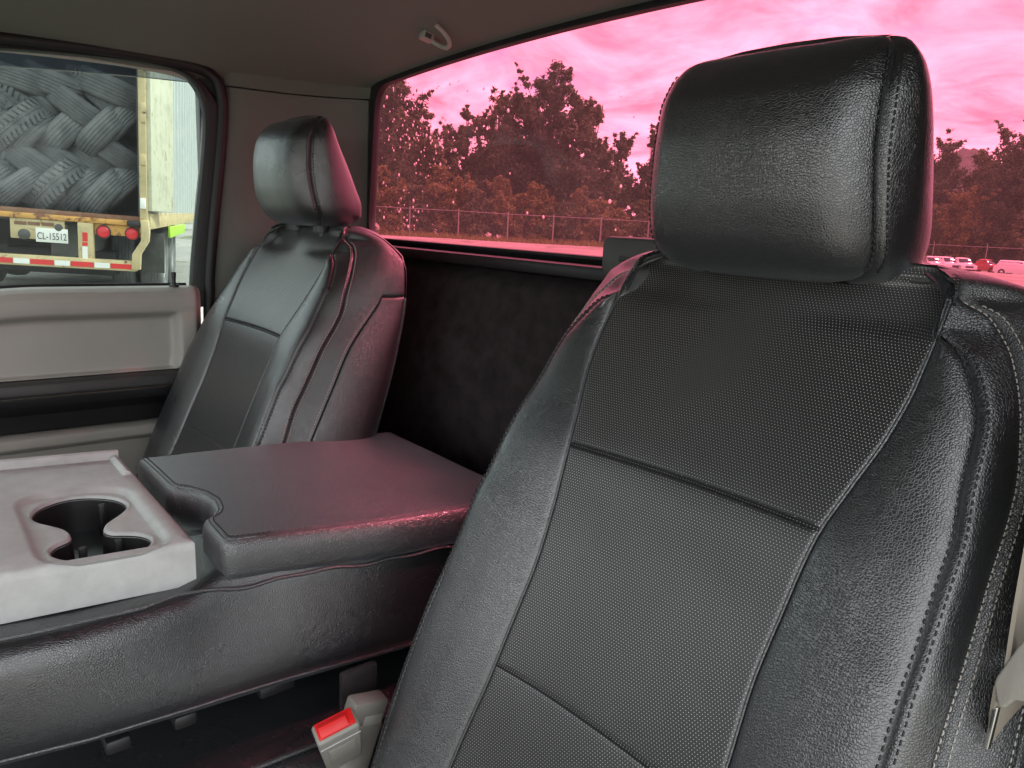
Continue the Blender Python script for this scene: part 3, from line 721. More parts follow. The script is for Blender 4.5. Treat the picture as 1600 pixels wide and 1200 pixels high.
lp0, lp1 = lloop(.0115, .0008); kk_ = lp0[:, 1] < .30; kk_ = np.where(kk_)[0]; V, F = stitches([(lp0[kk_], lp1[kk_])], .0006, .0034, .0055); mesh_np('stitching', V, F, DTHREAD, ll)['kind'] = 'stuff'
# tray with two joined cups
cup = np.array([(-.061, .089), (-.088, .100), (-.107, .122), (-.112, .142), (-.104, .165), (-.085, .183), (-.058, .189), (-.036, .181), (-.016, .166), (.000, .153), (.016, .148), (.030, .152), (.036, .166), (.046, .180), (.064, .187), (.084, .180), (.098, .164), (.102, .145), (.098, .122), (.088, .103), (.070, .092), (.052, .092), (.038, .102), (.030, .115), (.014, .118), (-.004, .114), (-.020, .104), (-.038, .092)])
cup[:, 0] = cup[:, 0]*.96-.006
cup = resample(np.array(chaikin(cup, 2)), 120)
rim = resample(np.array(rrect(-.121, .100, .080, .198, .036, 8)), 120)
k0 = int(np.argmin(np.linalg.norm(rim-cup[0], axis=1))); 
def cw(p): 
    a = np.sum(p[:, 0]*np.roll(p[:, 1], -1)-np.roll(p[:, 0], -1)*p[:, 1]); return p if a > 0 else p[::-1]
cup = cw(cup); rim = cw(rim)
cen = np.array([-.008, .139])
def byangle(p, n=160):
    a = np.arctan2(p[:, 1]-cen[1], p[:, 0]-cen[0]); return a
ra = byangle(rim); rim = np.roll(rim, -int(np.argmin(np.abs(ra+math.pi*.999))), 0)
ca = byangle(cup); cup = np.roll(cup, -int(np.argmin(np.abs(ca+math.pi*.999))), 0)
TX0, TX1, TY0, TY1 = -.240, .096, -.10, .219
oc = []
for x, y in rim:
    dx, dy = x-cen[0], y-cen[1]
    k = min((TX1-cen[0])/dx if dx > 1e-6 else 1e9, (TX0-cen[0])/dx if dx < -1e-6 else 1e9, (TY1-cen[1])/dy if dy > 1e-6 else 1e9, (TY0-cen[1])/dy if dy < -1e-6 else 1e9)
    oc.append((cen[0]+dx*k, cen[1]+dy*k))
oc = np.array(oc)
# snap nearest samples to the corners
for c in ((TX0, TY0), (TX1, TY0), (TX0, TY1), (TX1, TY1)): oc[int(np.argmin(np.linalg.norm(oc-np.array(c), axis=1)))] = c
def tl(p, h): return [(x, y, tz(y, h)) for x, y in p]
def shrink(p, k): return cen+(p-cen)*k
def inward(p, d):
    n = len(p); t = np.roll(p, -1, 0)-np.roll(p, 1, 0); t /= np.linalg.norm(t, axis=1, keepdims=True)+1e-9; return p+d*np.stack([-t[:, 1], t[:, 0]], 1)
loops = [tl(shrink(oc, 1.0)+(oc-cen)*np.array([.012, .0]), -.050), tl(shrink(oc, 1.0)+(oc-cen)*np.array([.008, .0]), -.012), tl(oc, -.003), tl(inward(oc, .004), 0), tl(inward(rim, -.006), 0), tl(inward(rim, -.003), -.0006), tl(rim, -.003), tl(inward(rim, .003), -.0062), tl(inward(rim, .0055), -.007)]
mixl = inward(rim, .0055)
loops += [tl(cup*.5+mixl*.5, -.006), tl(inward(cup, -.003), -.0055), tl(inward(cup, -.001), -.006), tl(cup, -.008), tl(inward(cup, .0008), -.011)]
tr = CP(bridge_mesh('cup_tray', loops, GREYP, con, auto=60)); tr['label'] = 'light grey plastic tray with two joined cup holders'
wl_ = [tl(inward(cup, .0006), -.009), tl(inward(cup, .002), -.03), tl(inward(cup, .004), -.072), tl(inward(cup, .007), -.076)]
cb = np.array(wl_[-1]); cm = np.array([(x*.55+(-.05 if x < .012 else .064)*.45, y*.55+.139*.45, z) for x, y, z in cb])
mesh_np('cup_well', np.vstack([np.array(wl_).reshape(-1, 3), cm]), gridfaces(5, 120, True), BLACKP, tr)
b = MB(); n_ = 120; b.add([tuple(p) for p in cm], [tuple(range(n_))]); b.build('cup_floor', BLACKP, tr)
for x, y in ((.040, .123), (.034, .158), (-.085, .165), (.085, .11)):
    boxo('cup_tab', (x, y, tz(y, -.035)), (.006, .008, .05), BLACKP, tr, .002)
# raised lip at the far side of the tray
b = MB(); b.prism([(-.243, 0), (-.243, .012), (-.239, .0135), (-.235, .012), (-.233, 0)], -.10, .216, lambda x, z, y: (x, y, tz(y, z-.001))); b.build('tray_lip', GREYP, tr, .001)
b = MB(); b.prism([(.203, 0), (.205, .005), (.2095, .0075), (.214, .005), (.216, 0)], -.233, -.155, lambda y, z, x: (x, y, tz(y, z-.001))); b.build('tray_ridge', GREYP, tr, .001)
# leather body below
sec = [(-.26, 1.00), (-.262, 1.06), (-.256, 1.100), (-.20, 1.104), (.085, 1.104), (.128, 1.104), (.142, 1.101), (.147, 1.080), (.149, 1.045), (.150, 1.005), (.144, .982), (.12, .976), (-.22, .976)]
sec = resample(np.array(chaikin(sec, 2)), 72)
L = []; cs = np.array([-.05, 1.045])
for y, k in ((-.052, .02), (-.0515, .6), (-.045, .8), (-.032, .91), (-.012, .97), (.02, 1), (.10, 1.0), (.2, 1.0), (.24, 1), (.3, 1.), (.45, 1.), (.58, .99), (.62, .95), (.635, .8), (.636, .02)):
    q = cs+(sec-cs)*k
    L.append([(x+(.004*math.sin(y*19+z*30) if k > .9 else 0)-(.004+.027*float(np.clip(1-(y-.24)/.38, 0, 1)))*float(sm(.99, 1.10, z))*(x > 0)*float(sm(.17, .24, y)), y, z+.020*sm(.215, .255, y)*float(sm(1.0, 1.09, z))-(.065-.012*float(sm(.99, 1.09, z)))*(y-.22)+.0015*math.sin(y*37)) for x, z in q])
body = CP(bridge_mesh('side_cover', L, LEATHER, con, auto=70)); body['label'] = 'black leather cover of the folded seat back'
L = np.array(L)
j = int(np.argmin(np.abs(L[6, :, 0]-.150)+9*np.abs(L[6, :, 2]-.998)))
seamp = [tuple(L[i, j]+np.array([.0008, 0, -.0005])) for i in range(3, 13)]
b = MB(); b.tube(seamp, .0016, 6); b.build('seam_cord', LEATHER_FINE, body)
# scalloped upper hem of the cover
hem = [(.1195+.0275*float(np.clip((y-.22)/.38, 0, 1))+.0010*math.sin(y*55), y, tz(y, -.0505+.0012*math.sin(y*90)+.002*math.sin(y*41))) for y in np.linspace(.218, .60, 90)]
hem_back = hem
hem = [(.1285+.002*math.sin(y*30)+(-.008)*float(sm(.15, .20, y)), y, 1.1035-.067*(y-.22)+.0006+.004*float(sm(.15, .20, y))) for y in np.linspace(-.03, .195, 46)]
b = MB(); b.tube(hem+hem_back, .002, 6); b.build('hem', LEATHER_FINE, body)
for (px, py), (px2, py2) in (((395, 1085), (475, 1080)), ((265, 1128), (318, 1122)), ((155, 1150), (215, 1140))):
    p = at((px+px2)/2, (py+py2)/2+5, X=.135); d_ = abs(at(px2, py2, X=.135)[1]-at(px, py, X=.135)[1])
    CP(boxo('bracket', (p[0]-.015, p[1], .970), (.03, d_*.7, .016), BLACKP, con, .004))
# middle seat cushion below
cus = tag(empty('center_cushion', (0, .2, .75)), 'black leather middle seat cushion under the folded seat back', 'seat cushion')
L = []
for y, k in ((-.24, .05), (-.239, .8), (-.22, .95), (-.16, 1), (0, 1), (.2, 1), (.4, 1), (.55, .97), (.57, .8), (.571, .05)):
    q = resample(np.array(chaikin([(-.23, -.14), (-.24, .02), (-.20, .075), (-.10, .085), (.10, .085), (.19, .078), (.225, .02), (.22, -.14)], 2)), 60)
    L.append([(x*k-.0, y-.2, (z*k+.085)+.004*math.sin(y*14)) for x, z in q])
co = bridge_mesh('cushion_cover', L, LEATHER, cus, auto=70)
b = MB(); b.tube([(.178, y-.2, .1665-.012*((y-.15)/.3)**2) for y in np.linspace(-.15, .5, 40)], .003, 8); b.build('seam_cord', LEATHER_FINE, cus)

# ------------------------------------------------------------------ belt buckles
def buckle(loc, rot, label, face, full=True):
    r_ = tag(empty('belt_buckle', loc), label, 'seatbelt buckle'); r_.rotation_euler = rot
    b = MB(); b.box((0, 0, -.036), (.024, .046, .072))
    for v in range(len(b.v)):
        x, y, z = b.v[v]
        if z < -.05: b.v[v] = (x*.92, y*.86, z)
    b.build('housing', face, r_, .004, seg=3)
    boxo('release_button', (-.001, .0, .0005), (.018, .039, .004), REDP, r_, .0012)
    b = MB(); b.prism([(-.008, 0), (.0075, 0), (.0075, .0005), (-.002, .0035)], -.017, .012, lambda x, z, y: (x, y, .0026+z)); b.build('button_wedge', REDP, r_, .0003)
    boxo('raised_panel', (.0124, 0, -.036), (.0012, .028, .028), face, r_, .0005)
    boxo('seam_line', (.0125, 0, -.0125), (.0010, .043, .0016), GREYP, r_, .0003)
    return r_
BEIGEB = simple('buckle_grey_plastic', (.22, .21, .185), .42, 900, .00015, .05)
p = at(524, 1133, X=.256)
buckle(tuple(p), (R(16), R(24), R(-4)), 'grey seatbelt buckle with red release button by the driver seat', BEIGEB)
p = at(572, 1102, X=.222)
sl = tag(empty('belt_sleeve', tuple(p)), 'grey plastic belt sleeve holding pale webbing behind the red buckle', 'belt sleeve'); sl.rotation_euler = (R(-14), R(6), R(2))
b = MB(); b.box((0, 0, -.004), (.022, .044, .030)); b.build('collar', BEIGEB, sl, .004)
boxo('stalk', (.002, .006, -.07), (.018, .036, .11), BEIGEB, sl, .006)
boxo('webbing_slot', (.011, .006, -.012), (.002, .024, .012), THREAD, sl, .001)
p2 = at(560, 1050, X=.215)
b = MB(); b.box(tuple(at(560, 1072, X=.190)), (.010, .046, .05)); cw_ = b.build('belt_webbing', CARPET, None, .004)
tag(cw_, 'dark brown belt webbing rising out of the gap behind the grey sleeve', 'belt webbing')
# driver shoulder belt at the right edge
bl = tag(empty('driver_belt', (.77, .52, .8)), 'tan seatbelt with beige latch plate hanging beside the driver seat', 'seatbelt')
BP = lambda o: (setattr(o, 'location', Vector(o.location)-Vector((.77, .52, .8))), o)[1]
def ribbon(pts, w, wd, th=.0012):
    b = MB(); V = []; wd = Vector(wd).normalized()
    for i, p in enumerate(pts):
        p = Vector(p); t = (Vector(pts[min(i+1, len(pts)-1)])-Vector(pts[max(i-1, 0)])).normalized(); n = t.cross(wd).normalized()
        V += [p-wd*w/2-n*th, p+wd*w/2-n*th, p+wd*w/2+n*th, p-wd*w/2+n*th]
    F = [(i*4+k, i*4+(k+1) % 4, (i+1)*4+(k+1) % 4, (i+1)*4+k) for i in range(len(pts)-1) for k in range(4)]
    b.add(V, F); return b
q0 = at(1590, 1010, Y=.5)
pts = [tuple(at(x, y, Y=yy)) for x, y, yy in ((1660, 600, .56), (1632, 800, .54), (1608, 930, .525), (1592, 1040, .515))]
pts = [tuple(p) for p in chaikin(pts, 2, False)]
BP(ribbon(pts, .046, (.02, 1, 0)).build('shoulder_webbing', WEB, bl))
pts = [tuple(at(x, y, Y=yy)) for x, y, yy in ((1592, 1060, .515), (1582, 1110, .525), (1580, 1170, .535), (1590, 1260, .55))]
pts = [tuple(p) for p in chaikin(pts, 2, False)]
BP(ribbon(pts, .046, (.25, 1, 0)).build('lap_webbing', WEB, bl))
pp = [(1552, 1068), (1556, 1058), (1590, 1010), (1640, 960), (1650, 1060), (1612, 1100), (1585, 1095), (1568, 1108), (1558, 1104)]
q3 = [at(x, y, Y=.492) for x, y in pp]
b = MB(); n_ = len(q3); V = [tuple(p) for p in q3]+[tuple(p+np.array([0.002, .012, 0])) for p in q3]
b.add(V, [tuple(range(n_)), tuple(range(2*n_-1, n_-1, -1))]+[(i, (i+1) % n_, n_+(i+1) % n_, n_+i) for i in range(n_)]); BP(b.build('latch_plate', BEIGEB, bl, .003, seg=3))
q3 = [at(x, y, Y=.499) for x, y in ((1550, 1106), (1559, 1106), (1543, 1172), (1535, 1168))]
b = MB(); V = [tuple(p) for p in q3]+[tuple(p+np.array([0.001, .003, 0])) for p in q3]
b.add(V, [(0, 1, 2, 3), (7, 6, 5, 4)]+[(i, (i+1) % 4, 4+(i+1) % 4, 4+i) for i in range(4)]); BP(b.build('latch_tongue', CHROME, bl, .0005))
# middle belt guide on the back wall
p = at(985, 400, Y=.80)
bg = tag(empty('belt_guide', tuple(p)), 'dark rounded belt guide on the ledge behind the driver headrest', 'belt guide')
b = MB(); b.prism(rrect(-.045, .075, -.03, .026, .014), -.012, .035, lambda x, z, y: (x, y, z)); b.build('housing', DGREYP, bg, .005)
boxo('belt_slot', (.02, -.0125, -.004), (.06, .002, .008), BLACKP, bg, .0005)

# ------------------------------------------------------------------ box trailer full of tyres
A_ = ray(372, 333); A_ = np.array((A_[0], A_[1], 0)); A_ /= np.linalg.norm(A_)
_r0 = np.cross(A_, (0, 0, 1)); _ro = R(2.0)
RR = _r0*math.cos(_ro)-np.array((0, 0, 1))*math.sin(_ro); UU = np.cross(RR, A_)
_r = ray(222, 339); O_ = CAM+_r*(8.2/np.linalg.norm(_r[:2]))
def T(px, py, ly=0.0):
    d = ray(px, py); t = ((O_+A_*ly-CAM)@A_)/(d@A_); q = CAM+d*t-O_
    return float(q@RR), float(q@UU)
TM = Matrix(((RR[0], A_[0], UU[0], O_[0]), (RR[1], A_[1], UU[1], O_[1]), (RR[2], A_[2], UU[2], O_[2]), (0, 0, 0, 1)))
trailer = bpy.data.objects.new('box_trailer', None); COL.objects.link(trailer); trailer.matrix_world = TM
tag(trailer, 'open rusty yellow box trailer packed with old tyres outside the side window', 'trailer')
def rusty(name, base, rust=(.16, .055, .025), amt=.60, rough=.6):
    m, t, b = mat(name); setp(b, rough=rough); v = coords(t)
    n = noise(t, v, 9, 9, .75, .5); f = ramp(t, n, [(amt, 0.0), (amt+.05, 1.0)])
    base_ = ramp(t, noise(t, v, 4.2, 8, .7), [(.25, tuple(x*.55 for x in base)), (.5, tuple(x*.9 for x in base)), (.72, base)])
    mx = nn(t, 'ShaderNodeMix', data_type='RGBA'); t.links.new(f, mx.inputs['Factor']); t.links.new(base_, mx.inputs[6]); mx.inputs[7].default_value = (*rust, 1)
    t.links.new(mx.outputs[2], b.inputs['Base Color']); bump(t, b, n, .003, .5); return m
YEL = rusty('rusted_yellow_paint', (.60, .31, .07), amt=.53); YELP = rusty('pale_yellow_paint', (.56, .45, .24), amt=.57); RUSTM = rusty('rusted_steel', (.20, .10, .055), amt=.5)
WHT = rusty('weathered_white_paint', (.58, .57, .43), (.33, .30, .17), .56); CORR = simple('white_corrugated_sheet', (.46, .49, .47), .4, var=.08)
DARKW = simple('dark_trailer_lining', (.055, .060, .068), .8, var=.3); FLAP = simple('dusty_mudflap', (.075, .075, .068), .85, var=.35, vscale=5)
REDT = simple('red_reflective_tape', (.62, .02, .02), .35, var=.05); WHTT = simple('white_reflective_tape', (.78, .78, .74), .35, var=.05)
LENS = simple('red_lens', (.60, .02, .03), .12, var=.05); LIME = simple('lime_paint', (.36, .62, .04), .5); PLATEW = simple('plate_white', (.74, .74, .68), .4, var=.05); INK = simple('dark_ink', (.03, .035, .05), .6, var=0)
def tb(name, x0, x1, y0, y1, z0, z1, m, parent=trailer, bevel=.006): return boxo(name, ((x0+x1)/2, (y0+y1)/2, (z0+z1)/2), (x1-x0, y1-y0, z1-z0), m, parent, bevel)
def px2(a, b_): p = T(*a); q = T(*b_); return min(p[0], q[0]), max(p[0], q[0]), min(p[1], q[1]), max(p[1], q[1])
Wd = 2.45
zdeck = T(110, 330)[1]
z_beam_b = T(110, 346)[1]; z_top = 2.75
tb('deck_edge', -Wd, -.02, .03, .25, zdeck-.07, zdeck-.003, RUSTM); tb('rear_beam', -Wd, -.02, 0, .12, z_beam_b, zdeck-.045, YEL)
tb('floor', -Wd, -.02, .10, 10.8, zdeck-.12, zdeck-.004, DARKW); tb('ceiling', -Wd, 0, .05, 10.8, z_top, z_top+.06, DARKW)
tb('side_wall', -Wd-.05, -Wd, .02, 10.8, zdeck-.12, z_top, WHT); tb('inner_lining', -.045, -.02, .1, 10.8, zdeck, z_top, DARKW); tb('rear_header', -Wd, 0, .0, .14, z_top-.15, z_top+.08, YELP)
tb('front_wall', -Wd, 0, 10.75, 10.82, zdeck, z_top, DARKW)
xp0, xp1 = T(217, 250)[0], T(229, 250)[0]
po = tb('corner_post', xp0, xp1, -.012, .14, z_beam_b-.05, z_top, YELP, bevel=.01)
for py in (170, 183, 250, 318): 
    p = T(223, py); tb('hinge', p[0]-.02, p[0]+.03, -.035, -.01, p[1]-.05, p[1]+.05, YELP if py != 318 else WHTT, po)
tb('corner_post', -Wd-.05, -Wd+.03, -.012, .14, z_beam_b-.05, z_top, YELP, bevel=.01)
# corrugated right wall: ribs every 15 cm
b = MB(); zc0, zc1 = T(262, 334, 1.2)[1], z_top
prf = []
for k in range(18):
    y = .18+k*.58; prf += [(.02, y), (.02, y+.40), (.085, y+.43), (.085, y+.52), (.022, y+.55)]
V = [(x, y, zc0) for x, y in prf]+[(x, y, zc1) for x, y in prf]; n_ = len(prf)
b.add(V, [(i, i+1, n_+i+1, n_+i) for i in range(n_-1)]); b.build('corrugated_wall', CORR, trailer, smooth=False)
tb('bottom_rail', .0, .06, .14, 10.7, zc0-.16, zc0-.003, YELP)
# right hand door swung open past the post
dr_ = tb('cargo_door', 0, 1.0, -.03, .03, zc0+.02, z_top-.05, WHT, bevel=.008)
ph = T(231, 250); dr_.location = (ph[0], .03, 0); dr_.rotation_euler = (0, 0, R(83)); dr_['label'] = 'weathered cream trailer door swung open'
# rear under-panel with round lamps
x0, x1, z0, z1 = px2((146, 352), (221, 376)); lp_ = tb('lamp_panel', x0, x1, .03, .06, z0+.03, z_beam_b-.002, YEL)
def disc(name, px, py, r, m, parent, y=-.0, th=.02):
    p = T(px, py); b = MB(); b.lathe([(0, -th), (r*.8, -th*.9), (r, -th*.4), (r, 0)], 20, 'y', (p[0], y, p[1])); return b.build(name, m, parent)
for px, py in ((161, 362.5), (206, 365.5)):
    q = disc('lamp_ring', px, py, .066, BLACKP, lp_, .029, .012); disc('tail_lamp', px, py, .055, LENS, lp_, .02, .022)
x0, x1, z0, z1 = px2((14, 343), (101, 377)); pb = tb('plate_bracket', x0, x1, .02, .05, z0, z_beam_b-.002, YELP)
for px in (31, 52, 74): p = T(px, 348+.06*(px-30)); tb('slot', p[0]-.05, p[0]+.05, .014, .03, p[1]-.016, p[1]+.016, RUSTM, pb, .004)
for px, py, r_ in ((37, 366, .05), (91, 356, .035)): disc('fastener', px, py, r_, DGREYP, pb, .018, .015)
x0, x1, z0, z1 = px2((60, 359), (101.5, 377)); pc = ((x0+x1)/2, (z0+z1)/2)
lic = tb('licence_plate', pc[0]-.132, pc[0]+.132, .008, .014, pc[1]-.066, pc[1]+.066, PLATEW, pb, .002)
def text(body, size, loc, m, parent, sx=1.0):
    c = bpy.data.curves.new('plate_lettering', 'FONT'); c.body = body; c.size = size; c.extrude = .001; c.align_x = 'CENTER'; c.align_y = 'CENTER'; c.materials.append(m)
    o_ = bpy.data.objects.new('plate_lettering', c); COL.objects.link(o_); bpy.context.view_layer.update()
    me = bpy.data.meshes.new_from_object(o_.evaluated_get(bpy.context.evaluated_depsgraph_get())); bpy.data.objects.remove(o_); o = link(bpy.data.objects.new('plate_lettering', me), parent); o.location = loc; o.rotation_euler = (R(90), 0, 0); o.scale = (sx, 1, 1); return o
text('CL-15512', .092, (pc[0], .0065, pc[1]-.012), INK, lic, .66)
x0, x1, z0, z1 = px2((121, 347), (147, 409)); up = tb('bumper_upright', x0, x1, -.01, .07, z0, z_beam_b-.002, YELP)
for py0, py1, m in ((363, 377, REDT), (378.5, 384, REDT), (385, 405, WHTT)):
    p = T(133, py0); q = T(134.5, py1); tb('tape', p[0]-.022, p[0]+.022, -.014, -.0105, q[1], p[1], m, up, 0)
p = T(-2, 396.5); q = T(110, 402); bz1 = q[1]; bz0 = T(110, 418.5)[1]
bar = tb('bumper_bar', -Wd, T(214, 410)[0], -.03, .07, bz0, bz1, YELP, bevel=.01)
zt0, zt1 = T(110, 415.3)[1], T(110, 407.5)[1]
for a, b__, m in ((-40, -14, WHTT), (-14, 22, REDT), (22, 48, WHTT), (48, 86, REDT), (86, 111, WHTT), (111, 148, REDT), (148, 173, WHTT), (173, 209.5, REDT), (-76, -40, REDT)):
    tb('tape', T(a, 411)[0]+.003, T(b__, 411)[0]-.003, -.034, -.0305, zt0, zt1, m, bar, 0)
b = MB(); arm = [T(226, 344), T(228, 360), T(227, 377), T(214, 397), T(213, 421)]
V = []
for (x, z), w in zip(arm, (.07, .07, .07, .075, .075)): V += [(x-w/2, -.05, z), (x+w/2, -.05, z), (x+w/2, .06, z), (x-w/2, .06, z)]
b.add(V, [(i*4+k, i*4+(k+1) % 4, (i+1)*4+(k+1) % 4, (i+1)*4+k) for i in range(4) for k in range(4)]+[(0, 1, 2, 3), (19, 18, 17, 16)]); b.build('bumper_arm', YELP, trailer, .006)
p = T(210, 349.5); b = MB(); b.box((p[0], -.02, p[1]), (.13, .05, .055)); b.build('dock_buffer', RUBBER, trailer, .02)
# undercarriage
gl_ = lambda x, y: ghs(*(O_+RR*x+A_*y)[:2])-O_[2]      # ground in local height
TYREM, t_, b_ = mat('dusty_tyre_rubber'); setp(b_, rough=.85); v_ = coords(t_)
t_.links.new(ramp(t_, noise(t_, v_, 5, 6, .65), [(.3, (.07, .074, .078)), (.55, (.12, .125, .128)), (.75, (.19, .192, .188))]), b_.inputs['Base Color'])
bump(t_, b_, noise(t_, v_, 60, 3), .004, .6)
def tyre_profile(Ro, Ri, w, grooves=5):
    h = w/2; P = [(Ri, -h*.72), (Ri+.03, -h*.86), ((Ro+Ri)/2, -h*1.0), (Ro*.93, -h*.98), (Ro*.975, -h*.86)]
    tread = np.linspace(-h*.80, h*.80, grooves*2+1+grooves)
    n = grooves; e = np.linspace(-h*.80, h*.80, n+1+0)
    seg = h*1.6/(n+1); x = -h*.80
    for k in range(n+1):
        P += [(Ro-.004*abs(2*k/n-1), x+.004), (Ro-.004*abs(2*k/n-1), x+seg-.014)]
        if k < n: P += [(Ro-.009, x+seg-.010), (Ro-.009, x+seg-.001)]
        x += seg
    P += [(Ro*.975, h*.86), (Ro*.93, h*.98), ((Ro+Ri)/2, h), (Ri+.03, h*.86), (Ri, h*.72)]
    P = [(r_-.022*(abs(x_)/h)**3 if r_ > Ri+.04 else r_, x_) for r_, x_ in P]
    return P
b = MB(); b.lathe(tyre_profile(.335, .20, .225), 44, 'z', closed=True); TY1_ = b.build('tyre', TYREM, None, auto=30); TYD = TY1_.data
def lug(Ro, Ri, w, seed):
    r_ = random.Random(seed); b = MB(); b.lathe(tyre_profile(Ro, Ri, w, 3), 44, 'z', closed=True)
    n = 40
    for k in range(n):
        q = 2*math.pi*k/n
        for s in (-1, 1):
            rot = Matrix.Rotation(q, 3, 'Z') @ Matrix.Rotation(s*.35, 3, 'X')
            b.box((math.cos(q)*(Ro+.001), math.sin(q)*(Ro+.001), s*w*.27), (.014, .030, w*.34), rot)
    return b.build('tyre', TYREM, None, auto=30)
TYL = lug(.335, .20, .225, 3); TYLD = TYL.data
bpy.data.objects.remove(TY1_); bpy.data.objects.remove(TYL)
RIMM = simple('dusty_steel_rim', (.42, .42, .36), .5, var=.2)
b = MB(); b.lathe([(0, .02), (.10, .02), (.12, .05), (.17, .05), (.20, -.04), (.27, -.04), (.275, .09), (.28, .09), (.28, -.11), (0, -.11)], 28, 'z'); RIM_ = b.build('rim', RIMM, None); RIMD = RIM_.data; bpy.data.objects.remove(RIM_)
b = MB(); b.lathe(tyre_profile(.50, .28, .27), 40, 'z', closed=True); o = b.build('tyre', TYREM, None); BIGT = o.data; bpy.data.objects.remove(o)
for ly in (2.7, 4.0):
    for lx in (-.15, -.47, -2.0, -2.3):
        w_ = bpy.data.objects.new('wheel', BIGT); link(w_, trailer); w_.rotation_euler = (0, R(90), 0)
        w_.location = (lx, ly, gl_(lx, ly)+.48)
        o = link(bpy.data.objects.new('rim', RIMD), w_); o.location = (0, 0, .02)
    b = MB(); b.tube([(-2.3, ly, gl_(-1.2, ly)+.5), (-.1, ly, gl_(-1.2, ly)+.5)], .06, 10); b.build('axle', DGREYP, trailer)
for x0, x1, px0, px1 in ((T(222, 390, 1.9)[0], T(257, 390, 1.9)[0], 0, 0), (T(-60, 390, 1.9)[0], T(12, 390, 1.9)[0], 0, 0)):
    tb('mudflap', x0, x1, 1.9, 1.915, T(240, 426, 1.9)[1], T(240, 364, 1.9)[1], FLAP)
tb('chassis_rail', -1.75, -1.6, .1, 10.5, zdeck-.45, zdeck-.125, DGREYP); tb('chassis_rail', -.8, -.65, .1, 10.5, zdeck-.45, zdeck-.125, DGREYP)
tb('suspension_frame', -1.9, -.5, 1.9, 4.9, zdeck-.75, zdeck-.46, BLACKP, bevel=.02)
tb('wheel_fender', .06, .09, 2.1, 4.8, zc0-.30, zc0-.165, LIME)
# tyres: laced rows (pixel of the middle of each tread, lean)
rows = {
 'leaning right in the bottom row': (-1, [(-52, 288), (-14, 290), (25, 285), (84, 287), (124, 297), (160, 302), (199, 299), (232, 292)]),
 'leaning left in the second row': (1, [(-62, 246), (-26, 248), (6, 256), (48, 250), (97, 246), (147, 243), (190, 232)]),
 'leaning right in the third row': (-1, [(-60, 190), (-22, 194), (17, 190), (42, 206), (97, 201), (155, 201), (201, 197)]),
 'leaning left in the fourth row': (1, [(-60, 150), (-20, 152), (20, 150), (60, 162), (121, 167), (174, 158)]),
 'lying along the top of the stack': (.35, [(-40, 112), (20, 121), (82, 124), (150, 128), (196, 138)])}
ti = 0; ORD = ['closest', 'second', 'third', 'fourth', 'fifth', 'sixth', 'seventh', 'eighth']
for nm, (s, lst) in rows.items():
    for ri, (px, py) in enumerate(lst):
        ly = .62+.05*math.sin(ti*2.1)+(.08 if s > 0 else 0); x, z = T(px, py, ly-.33)
        o = bpy.data.objects.new('tyre', TYLD if ti % 7 in (3,) else TYD); COL.objects.link(o)
        ang = R((36 if s > 0 else -46) if abs(s) == 1 else 14)+R(rnd.uniform(-5, 5))
        # disc plane holds the band direction and the depth axis; its axle is perpendicular to the band in the rear plane
        axle = RR*math.sin(ang)+UU*math.cos(ang)+A_*rnd.uniform(-.12, .06); axle /= np.linalg.norm(axle)
        x_ = np.cross(UU+A_*.3, axle); x_ /= np.linalg.norm(x_); y_ = np.cross(axle, x_)
        if x > -.30: x = min(x, -.30)
        c = O_+RR*x+A_*ly+UU*z
        o.matrix_world = Matrix(((x_[0], y_[0], axle[0], c[0]), (x_[1], y_[1], axle[1], c[1]), (x_[2], y_[2], axle[2], c[2]), (0, 0, 0, 1)))
        k = rnd.uniform(.96, 1.08); o.scale = (k, k, k*rnd.uniform(.92, 1.08))
        tag(o, ORD[len(lst)-1-ri]+' black tyre from the yellow trailer post '+nm, 'tyre', 'old tyres '+nm); ti += 1
tb('load_backing', -Wd+.01, -.05, .95, 1.0, zdeck, z_top-.02, DARKW)

# ------------------------------------------------------------------ fences
GALV = simple('galvanised_steel', (.22, .22, .21), .5, var=.1)
def fence(label, pxs, d, hgt, barb, rails=(1.0,)):
    c0 = cdir(pxs[0], d); z0 = ghs(*c0)
    f = tag(empty('chain_link_fence', (c0[0], c0[1], z0)), label, 'fence')
    P = []
    for i, px in enumerate(pxs):
        q = cdir(px, d/ max(.6, math.cos(math.atan((px-812)/1182.)-math.atan((pxs[len(pxs)//2]-812)/1182.)))); P.append(np.array((q[0]-c0[0], q[1]-c0[1], ghs(*q)-z0)))
    for p in P:
        b = MB(); b.tube([tuple(p), tuple(p+np.array((0, 0, hgt)))], .04 if d < 60 else .06, 8)
        b.lathe([(0, .05), (.05, .02), (.05, 0)], 8, c=tuple(p+np.array((0, 0, hgt))))
        if barb: b.tube([tuple(p+np.array((0, 0, hgt))), tuple(p+np.array((-.2, .25, hgt+.45)))], .04, 6)
        b.build('post', GALV, f)
    for k in rails:
        b = MB(); b.tube([tuple(p+np.array((0, 0, hgt*k-.06))) for p in P], .022 if d < 60 else .045, 6); b.build('rail', GALV, f)
    # woven wires: thin diagonal strands
    b = MB()
    for i in range(len(P)-1):
        a, c = P[i], P[i+1]; n_ = max(4, int(np.linalg.norm(c-a)/.35))
        for k in range(n_):
            for s in (0, 1):
                u0 = a+(c-a)*(k/n_); u1 = a+(c-a)*min(1, (k+2.5)/n_)
                lo_, hi_ = (.05, hgt-.08) if s else (hgt-.08, .05)
                b.tube([tuple(u0+np.array((0, 0, lo_))), tuple(u1+np.array((0, 0, hi_)))], .0022, 3, False)
    w_ = b.build("wire_mesh", GALV, f); w_['kind'] = 'stuff'
    return f
